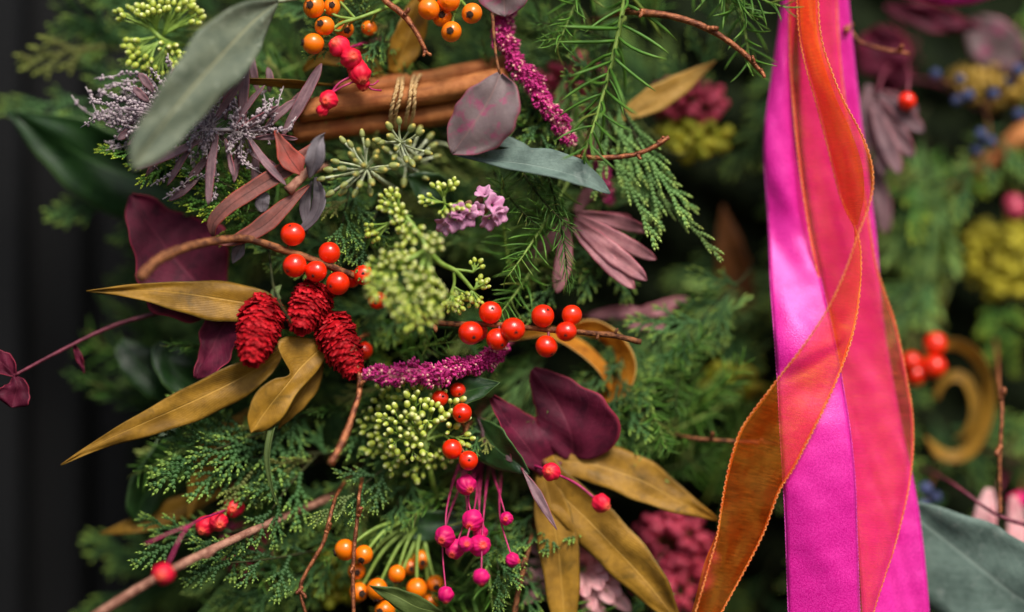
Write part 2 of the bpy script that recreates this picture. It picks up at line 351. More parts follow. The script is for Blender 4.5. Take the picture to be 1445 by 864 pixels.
# ------------------------------------------------------------------ generic shapes
PROF = {
 'lance': [(0, .10), (.12, .42), (.4, 1), (.65, .82), (.85, .42), (1, .02)],
 'oval': [(0, .10), (.1, .58), (.28, .93), (.48, 1), (.72, .86), (.9, .5), (1, .03)],
 'finger': [(0, .30), (.2, .72), (.55, 1), (.82, .82), (.94, .48), (1, .06)],
 'strap': [(0, .5), (.2, .9), (.7, 1), (.92, .7), (1, .1)],
 'blade': [(0, .4), (.3, 1), (.7, .8), (1, .05)],
}
def leaf(parent, path, w, mat, prof='lance', roll=0.0, fold=8.0, cup=0.0, wave=(0, 0), nu=22, nv=8, wl=None, wr=None, twist=0.0, name='leaf', thick=.9, ragged=.03, crinkle=None):
    pts = spline(path, nu); tab = PROF[prof]; rows, cs = [], []
    rnd = random.random(); ph = random.uniform(0, 6.28); crinkle = min(3.2, .08 * w) if crinkle is None else crinkle; ks = [(random.uniform(3, 16), random.uniform(-6, 6), random.uniform(0, 6)) for _ in range(5)]
    for i, C in enumerate(pts):
        t = i / nu; T = (pts[min(i + 1, nu)] - pts[max(i - 1, 0)]).normalized()
        V = (C - CAMU).normalized(); S = T.cross(V)
        S = S.normalized() if S.length > .05 else Vector((1, 0, 0))
        N = -(S.cross(T))
        a = R(roll + twist * t); S2 = S * math.cos(a) + N * math.sin(a); N2 = N * math.cos(a) - S * math.sin(a)
        base = w * lerp_table(tab, t)
        L = lerp_table(wl, t) if wl else base
        Q = lerp_table(wr, t) if wr else base
        if ragged: L *= 1 + ragged * math.sin(t * 31 + ph); Q *= 1 + ragged * math.sin(t * 27 + 2 * ph)
        row = []
        for j in range(nv + 1):
            s = -1 + 2 * j / nv; ww = L if s > 0 else Q
            h = abs(s) * ww * math.tan(R(fold)) + cup * ww * s * s
            h += wave[0] * abs(s) * math.sin(wave[1] * 6.28 * t + ph + (2.1 if s > 0 else 0))
            h += crinkle * sum(math.sin(a_ * t + b_ * s + c_) for a_, b_, c_ in ks) * .45
            row.append(C + S2 * (s * ww) + N2 * h); cs.append((t, (s + 1) / 2, rnd))
        rows.append(row)
    mb = MB(); mb.grid(rows, cs)
    return mb.build(name, mat, parent, solid=thick)
def stem(parent, path, r, mat, n=7, seg=None, name='stem', knob=0.0):
    L = sum((WP(path[i + 1]) - WP(path[i])).length for i in range(len(path) - 1))
    k = seg or max(4, int(L / 7)); pts = spline(path, k); mb = MB()
    if knob: pts = [jit(p, knob * .35) for p in pts]
    rt = r if isinstance(r, (list, tuple)) else [(0, r), (1, r)]
    if knob:
        ph = random.uniform(0, 6)
        mb.tube(pts, lambda t: lerp_table(rt, t) * (1 + .16 * knob * max(0, math.sin(t * k * .55 + ph)) ** 4 + .05 * random.uniform(-1, 1) * knob), n)
    else: mb.tube(pts, rt, n)
    return mb.build(name, mat, parent)

def sphere_mesh(name, fn=None, nu=20, nv=14):
    mb = MB(); mb.ball(Vector((0, 0, 0)), 1.0, nu, nv, fn=fn); return mb.mesh(name)   # radius 1 unit: scale = radius
def to_z(d): return d.to_track_quat('Z', 'Y')

BERRY = sphere_mesh('berry', lambda th, ph: 1 - .07 * math.exp(-(th / .28) ** 2) + .012 * math.sin(3 * ph) * math.sin(th), 24, 18)
_m = MB(); _m.ball(Vector((0, 0, .93)), (.17, .17, .05), 8, 4, fn=lambda th, ph: 1 + .25 * math.sin(5 * ph)); SPOT = _m.mesh('blossom_end')
_m = MB(); _m.ball(Vector((0, 0, .96)), (.36, .36, .14), 10, 6, fn=lambda th, ph: 1 + .22 * math.sin(5 * ph))
for k in range(5):
    a = k * 1.257; _m.spindle(Vector((.2 * math.cos(a), .2 * math.sin(a), .95)), Vector((.42 * math.cos(a), .42 * math.sin(a), 1.16)), Vector((-math.sin(a), math.cos(a), 0)), Vector((0, 0, 1)), .12, .06, .5, .5)
CALYX = _m.mesh('calyx')
HIP = sphere_mesh('rose_hip', lambda th, ph: 1 + .02 * math.sin(2 * ph), 22, 16)
def _ever(th, ph):
    return 1 + .09 * (abs(math.sin(ph * 4 + 1.3 * th + .8 * math.sin(2 * ph))) ** .6 - .5) * math.sin(th) + .05 * math.sin(3 * ph + 5 * th) * math.sin(th) + (.12 if th < .35 else 0) - .10 * math.exp(-(th / .16) ** 2)
_m = MB(); _m.ball(Vector((0, 0, 0)), 1.0, 60, 20, fn=_ever)
for k in range(16):
    a = k * .3927; q = 1.0 if k % 2 else .7
    o = Vector((math.cos(a), math.sin(a), 0)); _m.spindle(o * .34 * q + Vector((0, 0, .86)), o * .30 * q + Vector((0, 0, 1.24)), Vector((-math.sin(a), math.cos(a), 0)), o, .13, .04, 1.0, .5)
EVER = _m.mesh('everlasting')
_m = MB(); _m.ball(Vector((0, 0, 0)), (.86, .86, 1.12), 10, 8, fn=lambda th, ph: 1 - .12 * math.exp(-((math.pi - th) / .7) ** 2) + .05 * math.exp(-(th / .3) ** 2)); BUD = _m.mesh('bud')
_m = MB(); _m.ball(Vector((0, 0, 0)), (.8, .8, 1.35), 10, 8, fn=lambda th, ph: (1 - .3 * math.exp(-((math.pi - th) / .8) ** 2)) * (1 + .10 * (1 if th < .7 else 0))); PBUD = _m.mesh('umbel_bud')
LUMP = sphere_mesh('floret', lambda th, ph: 1 + .16 * math.sin(3 * ph + 1) * math.sin(2 * th), 9, 7)
def dup_mesh(me, name): m = me.copy(); m.name = name; m.materials.clear(); return m

# ------------------------------------------------------------------ the setting: door behind, moss base
door = thing('door', 'black painted timber door of upright boards behind the wreath', 'door', (722, 1500, 640))
edges = [-520, 36, 128, 420, 700, 980, 1260, 1540, 1980]
for i in range(len(edges) - 1):
    x0, x1 = edges[i] + 5, edges[i + 1] - 5; mb = MB(); f = (DC + (360 if i == 0 else 470)) / DC
    X0, X1 = (x0 - 722.5) * f, (x1 - 722.5) * f; Y0 = 360 if i == 0 else (440 if i == 1 else 470); z0, z1 = -1050, 1050; b = 7
    ring = [(X0 + b, Y0), (X1 - b, Y0), (X1, Y0 + b), (X1, 560), (X0, 560), (X0, Y0 + b)]
    vs = [Vector((x, y, z)) for z in (z0, z1) for x, y in ring]
    fs = [(k, (k + 1) % 6, 6 + (k + 1) % 6, 6 + k) for k in range(6)] + [(5, 4, 3, 2, 1, 0), (6, 7, 8, 9, 10, 11)]
    mb.add(vs, fs, [(0, 0, 0)] * 12); mb.build('board', M['door'], door, smooth=False)
mb = MB(); mb.add([Vector((x, 566, z)) for x, z in ((-1600, -1050), (1600, -1050), (1600, 1050), (-1600, 1050))] + [Vector((x, 590, z)) for x, z in ((-1600, -1050), (1600, -1050), (1600, 1050), (-1600, 1050))],
    [(0, 1, 2, 3), (7, 6, 5, 4), (0, 4, 5, 1), (2, 6, 7, 3), (1, 5, 6, 2), (0, 3, 7, 4)], [(0, 0, 0)] * 8); mb.build('backing', M['door'], door, smooth=False)

# moss base: a lumpy ring segment that every stem is pushed into
base = thing('wreath_base', 'dark moss base that the wreath stems are pushed into', 'wreath base', (900, 430, 500))
rows, cs = [], []
nx, ny = 90, 64
for i in range(nx + 1):
    row = []
    for j in range(ny + 1):
        x = 190 + 1500 * i / nx; y = -260 + 1380 * j / ny
        e = max(abs((x - 940) / 750) ** 2.6, 0) + abs((y - 430) / 690) ** 4
        left = 90 * math.sin((y - 60) / 260)
        dd = 330 + 230 * min(1.4, e) + 22 * math.sin(x * .05 + y * .021) + 18 * math.sin(y * .063 - x * .03) + random.uniform(-14, 14)
        row.append(W(x, y, min(462 + random.uniform(-3, 0), dd))); cs.append((i / nx, j / ny, 0))
    rows.append(row)
mb = MB(); mb.grid(rows, cs); mb.build('moss', M['moss'], base, solid=8)

# ------------------------------------------------------------------ evergreen prototypes
def chain(mb, pts, w, u0, u1, nrm, step=7.5):
    """a twig covered in overlapping scale leaves"""
    L = sum((pts[i + 1] - pts[i]).length for i in range(len(pts) - 1)); n = max(2, int(L / step)); P = spline(pts, n)
    for i in range(n):
        a, b = P[i], P[i + 1]; T = (b - a).normalized(); S = T.cross(nrm).normalized(); N = S.cross(T)
        t = i / n; u = u0 + (u1 - u0) * t; ww = w * (1.0 - .35 * t); st = (b - a).length; r = random.random()
        mb.spindle(a - T * st * .45, b + T * st * .45, S, N, ww * .78, ww * .66, u, r)
        for s in (1, -1):
            q = a + S * (s * ww * .3)
            mb.spindle(q - T * st * .2, q + T * st * 1.05 + S * (s * ww * .5) + N * random.uniform(-.2, .4) * ww, (T * -s * .2 + S).normalized(), N, ww * .4, ww * .5, u + .05, r, .55)
    mb.spindle(P[-1] - (P[-1] - P[-2]) * .3, P[-1] + (P[-1] - P[-2]).normalized() * step * .9, S, N, w * .5, w * .5, u1 + .05, .5)
def frond_mesh(name, L, seed, wid=.46, ang=40, step=12.0, w=4.6, tert=True, droop=.12, dens=1.0):
    rs = random.Random(seed); mb = MB(); nrm = Vector((0, -1, 0)); state = random.getstate(); random.seed(seed)
    bend = rs.uniform(-.12, .12)
    def ax(t): return Vector((L * t, droop * L * t * t, bend * L * t * t))
    chain(mb, [ax(i / 6) for i in range(7)], w * 1.05, .15, 1.0, nrm)
    n = int(L / step); side = 1
    for i in range(1, n):
        t = i / n; side = -side
        if rs.random() > .93: continue
        l = L * wid * (min(1, t * 4.5) ** .5) * (1 - t) ** .62 * rs.uniform(.75, 1.15) + 6
        a = R(ang + rs.uniform(-7, 7)) * (1 - .25 * t); d = Vector((math.cos(a), 0, side * math.sin(a))); d2 = Vector((math.cos(a * .62), 0, side * math.sin(a * .62)))
        o = ax(t); up = rs.uniform(-.12, .10)
        q = [o, o + d * l * .5 + Vector((0, up * l * .4, 0)), o + d * l * .5 + d2 * l * .5 + Vector((0, up * l, 0))]
        chain(mb, q, w * .92, .2 + .3 * t, 1.0, nrm)
        if tert and l > 20:
            m = int(l / 14)
            for k in range(1, m):
                tt = k / m; l2 = l * .42 * (1 - tt) ** .7 * rs.uniform(.7, 1.1) + 4; s2 = 1 if k % 2 else -1
                p = q[0].lerp(q[1], tt * 2) if tt < .5 else q[1].lerp(q[2], tt * 2 - 1)
                aa = a * .8 * side + s2 * R(38); dd = Vector((math.cos(aa), rs.uniform(-.1, .1), math.sin(aa)))
                chain(mb, [p, p + dd * l2], w * .8, .4, .95, nrm)
    random.setstate(state); return mb.mesh(name)
def proto_root(name):
    o = bpy.data.objects.new(name, None); COL.objects.link(o); o.empty_display_size = .005; ORG[o.name] = Vector((0, 0, 0)); o.rotation_mode = 'QUATERNION'; return o
FR = {m: [frond_mesh('frond', L, s) for s, L in ((1, 120), (2, 96), (3, 138), (4, 80))] for m in ('cedar',)}
FR['cedarlime'] = [dup_mesh(m, 'frond') for m in FR['cedar']]
FRJ = [frond_mesh('frond', L, s, wid=.34, ang=27, step=19, w=5.0, tert=False, droop=.06) for s, L in ((7, 190), (8, 150), (9, 120))]
def cedar_proto(mk, seed, L=150, nf=6):
    """a sprig: woody stem along +X with flat fronds left and right, one at the end"""
    rs = random.Random(seed); o = proto_root('cedar_sprig'); mb = MB()
    bend = rs.uniform(-.12, .12); ax = lambda t: Vector((L * t, -.05 * L * t + (2.4 * L * t * t if t < 0 else 0), bend * L * t * t))
    mb.tube([ax(-.35 + 1.35 * i / 10) for i in range(11)], [(0, 2.8), (1, 1.8)], 6); mb.build('stem', M['darkstem'], o)
    for k in range(nf):
        t = k / (nf - 1); side = 1 if k % 2 else -1; last = k == nf - 1
        a = R(rs.uniform(-6, 6)) if last else R(rs.uniform(34, 50) * (1 - .3 * t)) * side
        q = Euler((R(rs.uniform(-18, 18)), -a, 0)).to_quaternion()
        inst('frond', FR[mk][rs.randrange(4)], M[mk], o, ax(t), q @ Euler((R(rs.uniform(-25, 25)), 0, R(rs.uniform(-12, 12)))).to_quaternion(), rs.uniform(.8, 1.1) * (1.08 if last else 1))
    return o
def juniper_proto(seed, nf=4):
    rs = random.Random(seed); o = proto_root('juniper_sprig'); mb = MB(); ax = lambda t: Vector((110 * t, -6 * t + (260 * t * t if t < 0 else 0), 0))
    mb.tube([ax(-.4 + 1.4 * i / 8) for i in range(9)], [(0, 4), (1, 2.4)], 6); mb.build('stem', M['darkstem'], o)
    for k in range(nf):
        t = .15 + .85 * k / (nf - 1); a = R(rs.uniform(8, 26)) * (1 if k % 2 else -1)
        inst('frond', FRJ[k % 3], M['juniper'], o, ax(t), Euler((R(rs.uniform(-30, 30)), -a, 0)).to_quaternion(), rs.uniform(.75, 1))
    return o
def needle_meshes(r=1.7):
    out = []
    for k in range(4):
        mb = MB(); c = (.34, -.26, .5, .12)[k]; L = 1.0
        pts = [Vector((t, -.10 * t * t * (1 if k % 2 else -1), c * t * t - c * .4 * t)) * 50 for t in (0, .2, .4, .6, .8, 1)]
        mb.tube(pts, [(0, r * .8), (.3, r), (.8, r * .8), (1, .25)], 5); out.append(mb.mesh('needle'))
    return out
NEED = {'needle': needle_meshes(1.6), 'needledark': needle_meshes(1.3)}
def needle_proto(mk, seed, L=210, n=34, ln=(1.0, 1.5), stemmat='greenstem', sr=3.2, spread=(52, 84), bend=.1):
    rs = random.Random(seed); o = proto_root('needle_sprig'); mb = MB(); b = rs.choice((-1, 1)) * bend
    ax = lambda t: Vector((L * t, (-.06 if t > 0 else 3.0) * L * t * t, b * L * t * t))
    mb.tube([ax(-.1 + 1.1 * i / 16) for i in range(17)], [(0, sr), (.5, sr * .8), (1, .9)], 6); mb.build('stem', M[stemmat], o)
    for k in range(n):
        t = .04 + .95 * k / n; f = (ax(min(1, t + .02)) - ax(t)).normalized()
        az = k * 2.4 + rs.uniform(-.4, .4); a = R(rs.uniform(*spread)) * (1 - .3 * t)
        rad = Vector((0, math.cos(az), math.sin(az))); d = f * math.cos(a) + (rad - f * rad.dot(f)) * math.sin(a)
        q = d.to_track_quat('X', 'Z') @ Euler((rs.uniform(0, 6), 0, 0)).to_quaternion()
        inst('needle', NEED[mk][k % 4], M[mk], o, ax(t), q, rs.uniform(*ln) * (1 - .45 * t * t))
    return o
PROTO_LEN = {}
def mkproto(key, o, L): PROTO_LEN[key] = (o, L, [0]); return o
mkproto('c1', cedar_proto('cedar', 21), 255); mkproto('c2', cedar_proto('cedar', 22, 120, 5), 225); mkproto('c3', cedar_proto('cedar', 23, 170, 7), 280)
mkproto('l1', cedar_proto('cedarlime', 31, 110, 5), 215)
mkproto('j1', juniper_proto(41), 260); mkproto('j2', juniper_proto(42, 5), 260)
mkproto('n1', needle_proto('needle', 51, n=44), 225); mkproto('n2', needle_proto('needle', 52, 190, 24, (1.2, 1.8), bend=.22, spread=(35, 60)), 210)
mkproto('d1', needle_proto('needledark', 61, 150, 46, (.55, .9), 'darkstem', 2.2, (45, 75), .2), 170); mkproto('d2', needle_proto('needledark', 62, 190, 60, (.6, 1.0), 'darkstem', 2.2, (30, 60), .15), 215)
def place(key, a, b, roll=0.0, label=None, group=None, name=None, cat=None, k=1.0):
    """a sprig from point a to point b; its flat side faces the camera, turned by roll about its own axis"""
    src, L, cnt = PROTO_LEN[key]; o = src if cnt[0] == 0 else copy_tree(src); cnt[0] += 1
    A, B = WP(a), WP(b); X = (B - A).normalized(); V = ((A + B) * .5 - CAMU).normalized()
    Z = X.cross(V).normalized(); Y = Z.cross(X).normalized()      # Y away from the camera
    m = Matrix((X, Y, Z)).transposed()
    o.location = A / U; o.rotation_mode = 'QUATERNION'; o.rotation_quaternion = m.to_quaternion() @ Euler((R(roll), 0, 0)).to_quaternion()
    o.scale = ((B - A).length / L * k,) * 3
    ORG[o.name] = A
    for kk in ('label', 'category', 'group'):
        if kk in o: del o[kk]
    tag(o, label, cat, group); return o
# ------------------------------------------------------------------ ribbons
def ribbon(name, label, E1, E2, mat, nu=150, nv=14, bow=0.0, ripple=(), edge=None, solid=None, hemr=2.0, group=None):
    """cloth strip between two edge curves; bow = cross curvature, ripple = [(t, width, amplitude)] soft creases"""
    A, B = spline(E1, nu), spline(E2, nu); root = thing(name, label, 'ribbon', A[0], group); rows, cs = [], []
    for i in range(nu + 1):
        t = i / nu; a, b = A[i], B[i]; T = (A[min(i + 1, nu)] + B[min(i + 1, nu)] - A[max(i - 1, 0)] - B[max(i - 1, 0)]).normalized()
        S = b - a; N = S.cross(T).normalized(); row = []
        for j in range(nv + 1):
            s = j / nv; h = bow * 4 * s * (1 - s)
            for (t0, wd, am, sk) in ripple: h += am * math.exp(-((t - t0 - sk * (s - .5)) / wd) ** 2) * (math.sin(math.pi * s) ** .5 if s * (1 - s) > 0 else 0)
            h += .5 * math.sin(41 * t + 6 * s) + .35 * math.sin(97 * t - 9 * s + 1) + .25 * math.sin(170 * t + 4 * s)
            row.append(a + S * s + N * h); cs.append((t, s, .5))
        rows.append(row)
    mb = MB(); mb.grid(rows, cs); mb.build('cloth', mat, root, solid=solid)
    if edge:
        for E in (A, B):
            P = spline(E[::6] + [E[-1]], 260); e = MB(); L = sum((P[i + 1] - P[i]).length for i in range(260)); n = int(L / (hemr * 2.1)); P = spline(P[::4], n)
            for i in range(n):
                T = (P[i + 1] - P[i]).normalized(); up = Vector((0, -1, 0)); S = T.cross(up).normalized()
                ax = (T + S * (.55 if i % 2 else -.55)).normalized()
                e.ball((P[i] + P[i + 1]) * .5, (hemr * .62, hemr * .62, hemr * 1.5), 5, 4, axis=ax)
            e.build('edge_stitching', edge, root)
    return root
# back satin ribbon, right
ribbon('satin_ribbon', 'magenta satin ribbon hanging behind the coral sheer ribbon',
       [(1125, -60, 80), (1128, 60, 84), (1133, 200, 80), (1150, 330, 80), (1172, 450, 76), (1190, 560, 68), (1205, 700, 40), (1213, 800, 24), (1222, 930, 10)],
       [(1192, -60, 84), (1203, 60, 86), (1219, 200, 82), (1236, 330, 74), (1246, 450, 72), (1268, 580, 66), (1293, 700, 52), (1306, 800, 44), (1316, 930, 36)],
       M['satin'], bow=6, ripple=[(.25, .08, 6, .1), (.62, .06, -6, .2), (.9, .05, 5, .5), (.8, .03, 4, .4)], edge=M['satinedge'], solid=.9, hemr=1.1)
# coral organza over it
ribbon('organza_ribbon', 'coral sheer organza ribbon lying over the back magenta satin ribbon',
       [(1116, -60, 60), (1114, 60, 58), (1121, 170, 54), (1134, 280, 50), (1152, 380, 46), (1172, 450, 44), (1186, 530, 42), (1197, 620, 34), (1203, 720, 22), (1207, 800, 14), (1205, 930, 8)],
       [(1180, -60, 72), (1184, 60, 72), (1197, 170, 66), (1221, 280, 62), (1238, 380, 58), (1262, 450, 54), (1279, 530, 50), (1289, 600, 44), (1284, 680, 34), (1263, 770, 22), (1240, 840, 14), (1215, 930, 8)],
       M['organzapink'], bow=-4, ripple=[(.3, .05, 5, .3), (.55, .05, 5, -.2), (.75, .04, -5, .2)], edge=M['stitch'], hemr=1.7)
# front satin ribbon
DA = [72, 72, 70, 66, 68, 70, 44, 18, 16, -2, -8, -2, 10]
XA = [1110, 1101, 1090, 1078, 1080, 1085, 1087, 1093, 1097, 1100, 1105, 1109, 1114]; XB = [1126, 1122, 1116, 1120, 1128, 1142, 1160, 1178, 1189, 1199, 1207, 1210, 1216]; YA = [-60, 20, 100, 190, 250, 320, 400, 480, 540, 600, 680, 770, 930]
ribbon('satin_ribbon', 'magenta satin ribbon with a bright sheen hanging in front, crossed by the orange sheer ribbon',
       list(zip(XA, YA, DA)), [(x, y, d - (8 if y < 160 else 0)) for x, y, d in zip(XB, YA, DA)],
       M['satin'], bow=-7, ripple=[(.33, .05, -6, .1), (.47, .06, 6, .15), (.585, .03, -4, .05), (.85, .06, -4, .2)], edge=M['satinedge'], solid=.9, hemr=1.25)
# orange organza with half a turn in it
ribbon('organza_ribbon', 'orange sheer organza ribbon with gold stitched edges, twisted across the magenta satin',
       [(1154, -60, 20), (1157, 40, 10), (1170, 90, 4), (1189, 139, -4), (1210, 177, -10), (1225, 212, -18), (1232, 245, -26), (1229, 283, -34), (1214, 322, -42), (1196, 374, -44), (1172, 429, -42), (1141, 478, -38), (1109, 520, -30), (1074, 566, -24), (1045, 607, -20), (1027, 665, -16), (1017, 720, -14), (1012, 756, -16), (1000, 800, -22), (982, 862, -26), (960, 930, -28)],
       [(1122, -60, 28), (1127, 40, 22), (1136, 90, 22), (1150, 139, 26), (1160, 177, 30), (1169, 212, 32), (1177, 245, 34), (1189, 287, 32), (1207, 322, 28), (1215, 360, 18), (1212, 425, 4), (1203, 474, -6), (1189, 516, -14), (1168, 566, -22), (1147, 609, -26), (1120, 661, -22), (1099, 695, -18), (1078, 752, -14), (1050, 807, -14), (1019, 864, -14), (990, 930, -14)],
       M['organza'], nu=200, bow=5, ripple=[(.50, .014, 8, .05), (.545, .012, -7, -.06), (.575, .014, 9, -.07), (.30, .04, 6, .1), (.9, .03, 6, .1)], edge=M['stitch'], hemr=1.9)
OT = [o for o in scene.objects if o.get('label', '').startswith('orange sheer')][0]
def fold(A, B_, n=60):
    P, Q = spline(A, n), spline(B_, n); rows, cs = [], []
    for k in range(n + 1):
        rows.append([P[k].lerp(Q[k], s / 8) + Vector((0, 3 * math.sin(3.1 * s / 8 + k * .1), 0)) for s in range(9)]); cs += [(k / n * .4, s / 8, .5) for s in range(9)]
    mb = MB(); mb.grid(rows, cs); mb.build('folded_layer', M['organzafold'], OT)
fold([(1150, -60, 32), (1153, 40, 26), (1163, 90, 22), (1180, 139, 18), (1197, 177, 16), (1210, 212, 12), (1218, 245, 6), (1218, 283, -4), (1210, 318, -14)], [(1125, -60, 36), (1130, 40, 32), (1139, 90, 32), (1153, 139, 36), (1163, 177, 40), (1172, 212, 42), (1180, 245, 42), (1191, 287, 40), (1206, 318, 34)])
fold([(1013, 752, -14), (1001, 796, -18), (984, 858, -22), (962, 930, -24)], [(1011, 752, -12), (992, 800, -4), (976, 862, 4), (950, 930, 8)], 30)
# loop of the bow, top right
ribbon('satin_ribbon', 'magenta satin loop of the bow beside the burgundy leaves',
       [(1190, -95, 70), (1240, -60, 60), (1300, -45, 66), (1360, -42, 82), (1400, -22, 100), (1395, -4, 120)],
       [(1195, -40, 110), (1240, -14, 100), (1300, 2, 98), (1345, 9, 104), (1385, 3, 116), (1400, -10, 130)],
       M['satin'], nu=50, bow=8, edge=None, solid=.9)

# ------------------------------------------------------------------ single leaves and leaf sprays
def leafspray(name, label, cat, loc, leaves, stems=(), group=None):
    t = thing(name, label, cat, loc, group)
    for s in stems: stem(t, s[0], s[1], M[s[2]], knob=s[3] if len(s) > 3 else 0)
    for L in leaves: leaf(t, **L)
    return t
D = dict
leafspray('eucalyptus_sprig', 'long grey green eucalyptus leaf hanging in front of the dried mauve flowers', 'leaf', (420, -2, -30),
    [D(path=[(392, 2, -36), (352, 36, -58), (300, 92, -84), (250, 150, -104), (212, 200, -118), (187, 240, -126)], w=44, mat=M['euc'], prof='oval', fold=7, roll=-8, wave=(3, 1.3), nu=34, nv=12,
       wl=[(0, 3), (.12, 22), (.3, 39), (.5, 38), (.75, 33), (.92, 22), (1, 2)], wr=[(0, 3), (.12, 26), (.3, 44), (.5, 41), (.75, 30), (.92, 20), (1, 2)])],
    [([(470, -20, 60), (430, -6, -20), (392, 2, -36)], 3.0, 'palestem')])
leafspray('broad_leaf_sprig', 'broad dark green leaf lying against the black door under the eucalyptus', 'leaf', (330, 270, 150),
    [D(path=[(310, 268, 90), (240, 262, 112), (160, 240, 122), (80, 196, 116), (10, 158, 110)], w=58, mat=M['dark'], fold=10, roll=-16, nu=30, nv=12,
       wr=[(0, 6), (.2, 40), (.45, 58), (.7, 48), (.88, 22), (1, 1)], wl=[(0, 6), (.2, 46), (.45, 62), (.7, 46), (.88, 22), (1, 1)])],
    [([(420, 300, 320), (340, 285, 160), (310, 268, 90)], 4, 'darkstem')])
leafspray('eucalyptus_sprig', 'round plum eucalyptus leaf with magenta blotches beside the cinnamon sticks', 'leaf', (692, -10, 10),
    [D(path=[(705, 104, -14), (694, 132, -22), (672, 170, -22), (638, 217, -12)], w=46, mat=M['eucpurple'], fold=5, roll=10, nu=28, nv=12, wave=(2, 1),
       wl=[(0, 4), (.08, 26), (.25, 45), (.5, 52), (.75, 40), (.9, 21), (1, 2)], wr=[(0, 3), (.1, 14), (.3, 30), (.55, 36), (.8, 28), (.93, 15), (1, 2)])],
    [([(690, -40, 60), (694, 10, 20), (699, 72, -4), (705, 104, -14)], [(0, 3), (1, 2)], 'bark')])
leafspray('eucalyptus_sprig', 'plum eucalyptus leaf tip cut off by the top edge above the magenta flower spike', 'leaf', (716, -60, 30),
    [D(path=[(712, -60, 24), (711, -20, 14), (713, 24, 14)], w=42, mat=M['eucpurple'], prof='oval', fold=6, nu=20)], [([(700, -110, 100), (712, -60, 24)], 2.5, 'bark')])
leafspray('eucalyptus_sprig', 'blue green eucalyptus leaf lying flat under the plum leaf', 'leaf', (640, 219, 30),
    [D(path=[(646, 219, 14), (700, 226, -4), (770, 237, -14), (825, 254, -16), (861, 273, -12)], w=18, mat=M['eucblue'], fold=16, roll=-38, nu=28, nv=10, wave=(2, 1.2),
       wl=[(0, 2), (.2, 12), (.5, 26), (.75, 26), (.92, 13), (1, 1)], wr=[(0, 2), (.2, 9), (.5, 20), (.75, 18), (.92, 9), (1, 1)]),
     D(path=[(664, 193, 40), (700, 198, 30), (735, 208, 24), (762, 222, 20)], w=10, mat=M['eucblue'], fold=12, roll=-30)],
    [([(590, 200, 140), (630, 205, 60), (646, 219, 14)], 2.6, 'palestem'), ([(620, 190, 120), (664, 193, 40)], 2, 'palestem')])
leafspray('eucalyptus_sprig', 'large blue green eucalyptus leaf to the right of the magenta ribbons', 'leaf', (1560, 900, 90),
    [D(path=[(1530, 880, 60), (1450, 850, 62), (1370, 790, 66), (1262, 706, 70)], w=70, mat=M['eucblue'], prof='oval', fold=6, roll=-10, nu=30, nv=10,
       wl=[(0, 8), (.25, 75), (.5, 92), (.75, 75), (.92, 38), (1, 2)], wr=[(0, 8), (.25, 62), (.5, 68), (.75, 46), (.92, 20), (1, 2)])],
    [([(1640, 920, 330), (1580, 905, 130), (1530, 880, 60)], 4, 'palestem')])
# gold dyed leaves
GOLD = dict(mat=M['gold'], nu=30, nv=10)
leafspray('gold_leaf_spray', 'gold dyed leaf pointing left just above the red cones, straight along its top', 'leaf', (430, 440, 60),
    [D(path=[(408, 442, 28), (350, 428, 16), (280, 417, 8), (200, 409, 2), (122, 411, -2)], w=26, fold=8, roll=8, wave=(2, 1),
       wl=[(0, 5), (.15, 24), (.38, 34), (.6, 24), (.82, 10), (1, .6)], wr=[(0, 5), (.15, 22), (.38, 24), (.6, 14), (.82, 6), (1, .6)], **GOLD)],
    [([(540, 470, 320), (470, 455, 120), (408, 442, 28)], 3, 'bark')])
leafspray('gold_leaf_spray', 'long gold dyed leaf sweeping down left from the lowest part of the red cones', 'leaf', (420, 500, 70),
    [D(path=[(400, 492, 26), (360, 522, 14), (290, 558, 4), (200, 598, -4), (140, 626, -6), (86, 656, -8)], w=24, fold=9, roll=-6, wave=(2, .8),
       wl=[(0, 5), (.15, 22), (.35, 29), (.6, 22), (.82, 9), (1, .6)], wr=[(0, 5), (.15, 20), (.35, 24), (.6, 16), (.82, 7), (1, .6)], **GOLD)],
    [([(540, 470, 320), (460, 480, 120), (400, 492, 26)], 3, 'bark')])
leafspray('gold_leaf_spray', 'forked gold leaf with two blunt lobes below the red cones', 'leaf', (470, 480, 60),
    [D(path=[(462, 482, 22), (430, 514, 4), (398, 550, -10), (370, 588, -14), (354, 611, -12)], w=24, fold=7, roll=-8, mat=M['gold'], nu=64, nv=14, crinkle=2.6, ragged=.0,
       wl=[(0, 8), (.25, 20), (.5, 20), (.75, 24), (.93, 14), (1, 1)], wr=[(0, 8), (.1, 22), (.2, 42), (.28, 50), (.34, 47), (.38, 30), (.41, 10), (.46, 8), (.54, 19), (.7, 27), (.88, 19), (1, 1)]),
     D(path=[(458, 492, 34), (436, 540, 26), (410, 580, 24), (392, 606, 26)], w=16, fold=10, roll=-20, **GOLD)],
    [([(560, 470, 320), (510, 475, 140), (462, 486, 20)], 3, 'bark')])
leafspray('gold_leaf_spray', 'out of focus brown gold leaf hanging behind the cedar below the forked gold leaf', 'leaf', (365, 570, 120),
    [D(path=[(360, 572, 86), (322, 612, 78), (286, 660, 74), (265, 735, 70)], w=20, fold=8, roll=10, **GOLD)], [([(470, 480, 330), (400, 530, 150), (360, 572, 86)], 3, 'bark')])
leafspray('gold_leaf_spray', 'brown gold leaf tip showing beneath the dark oval leaf by the door', 'leaf', (300, 700, 140),
    [D(path=[(320, 690, 110), (260, 714, 100), (200, 738, 96), (140, 754, 92)], w=17, fold=8, **GOLD)], [([(450, 640, 340), (380, 665, 180), (320, 690, 110)], 3, 'bark')])
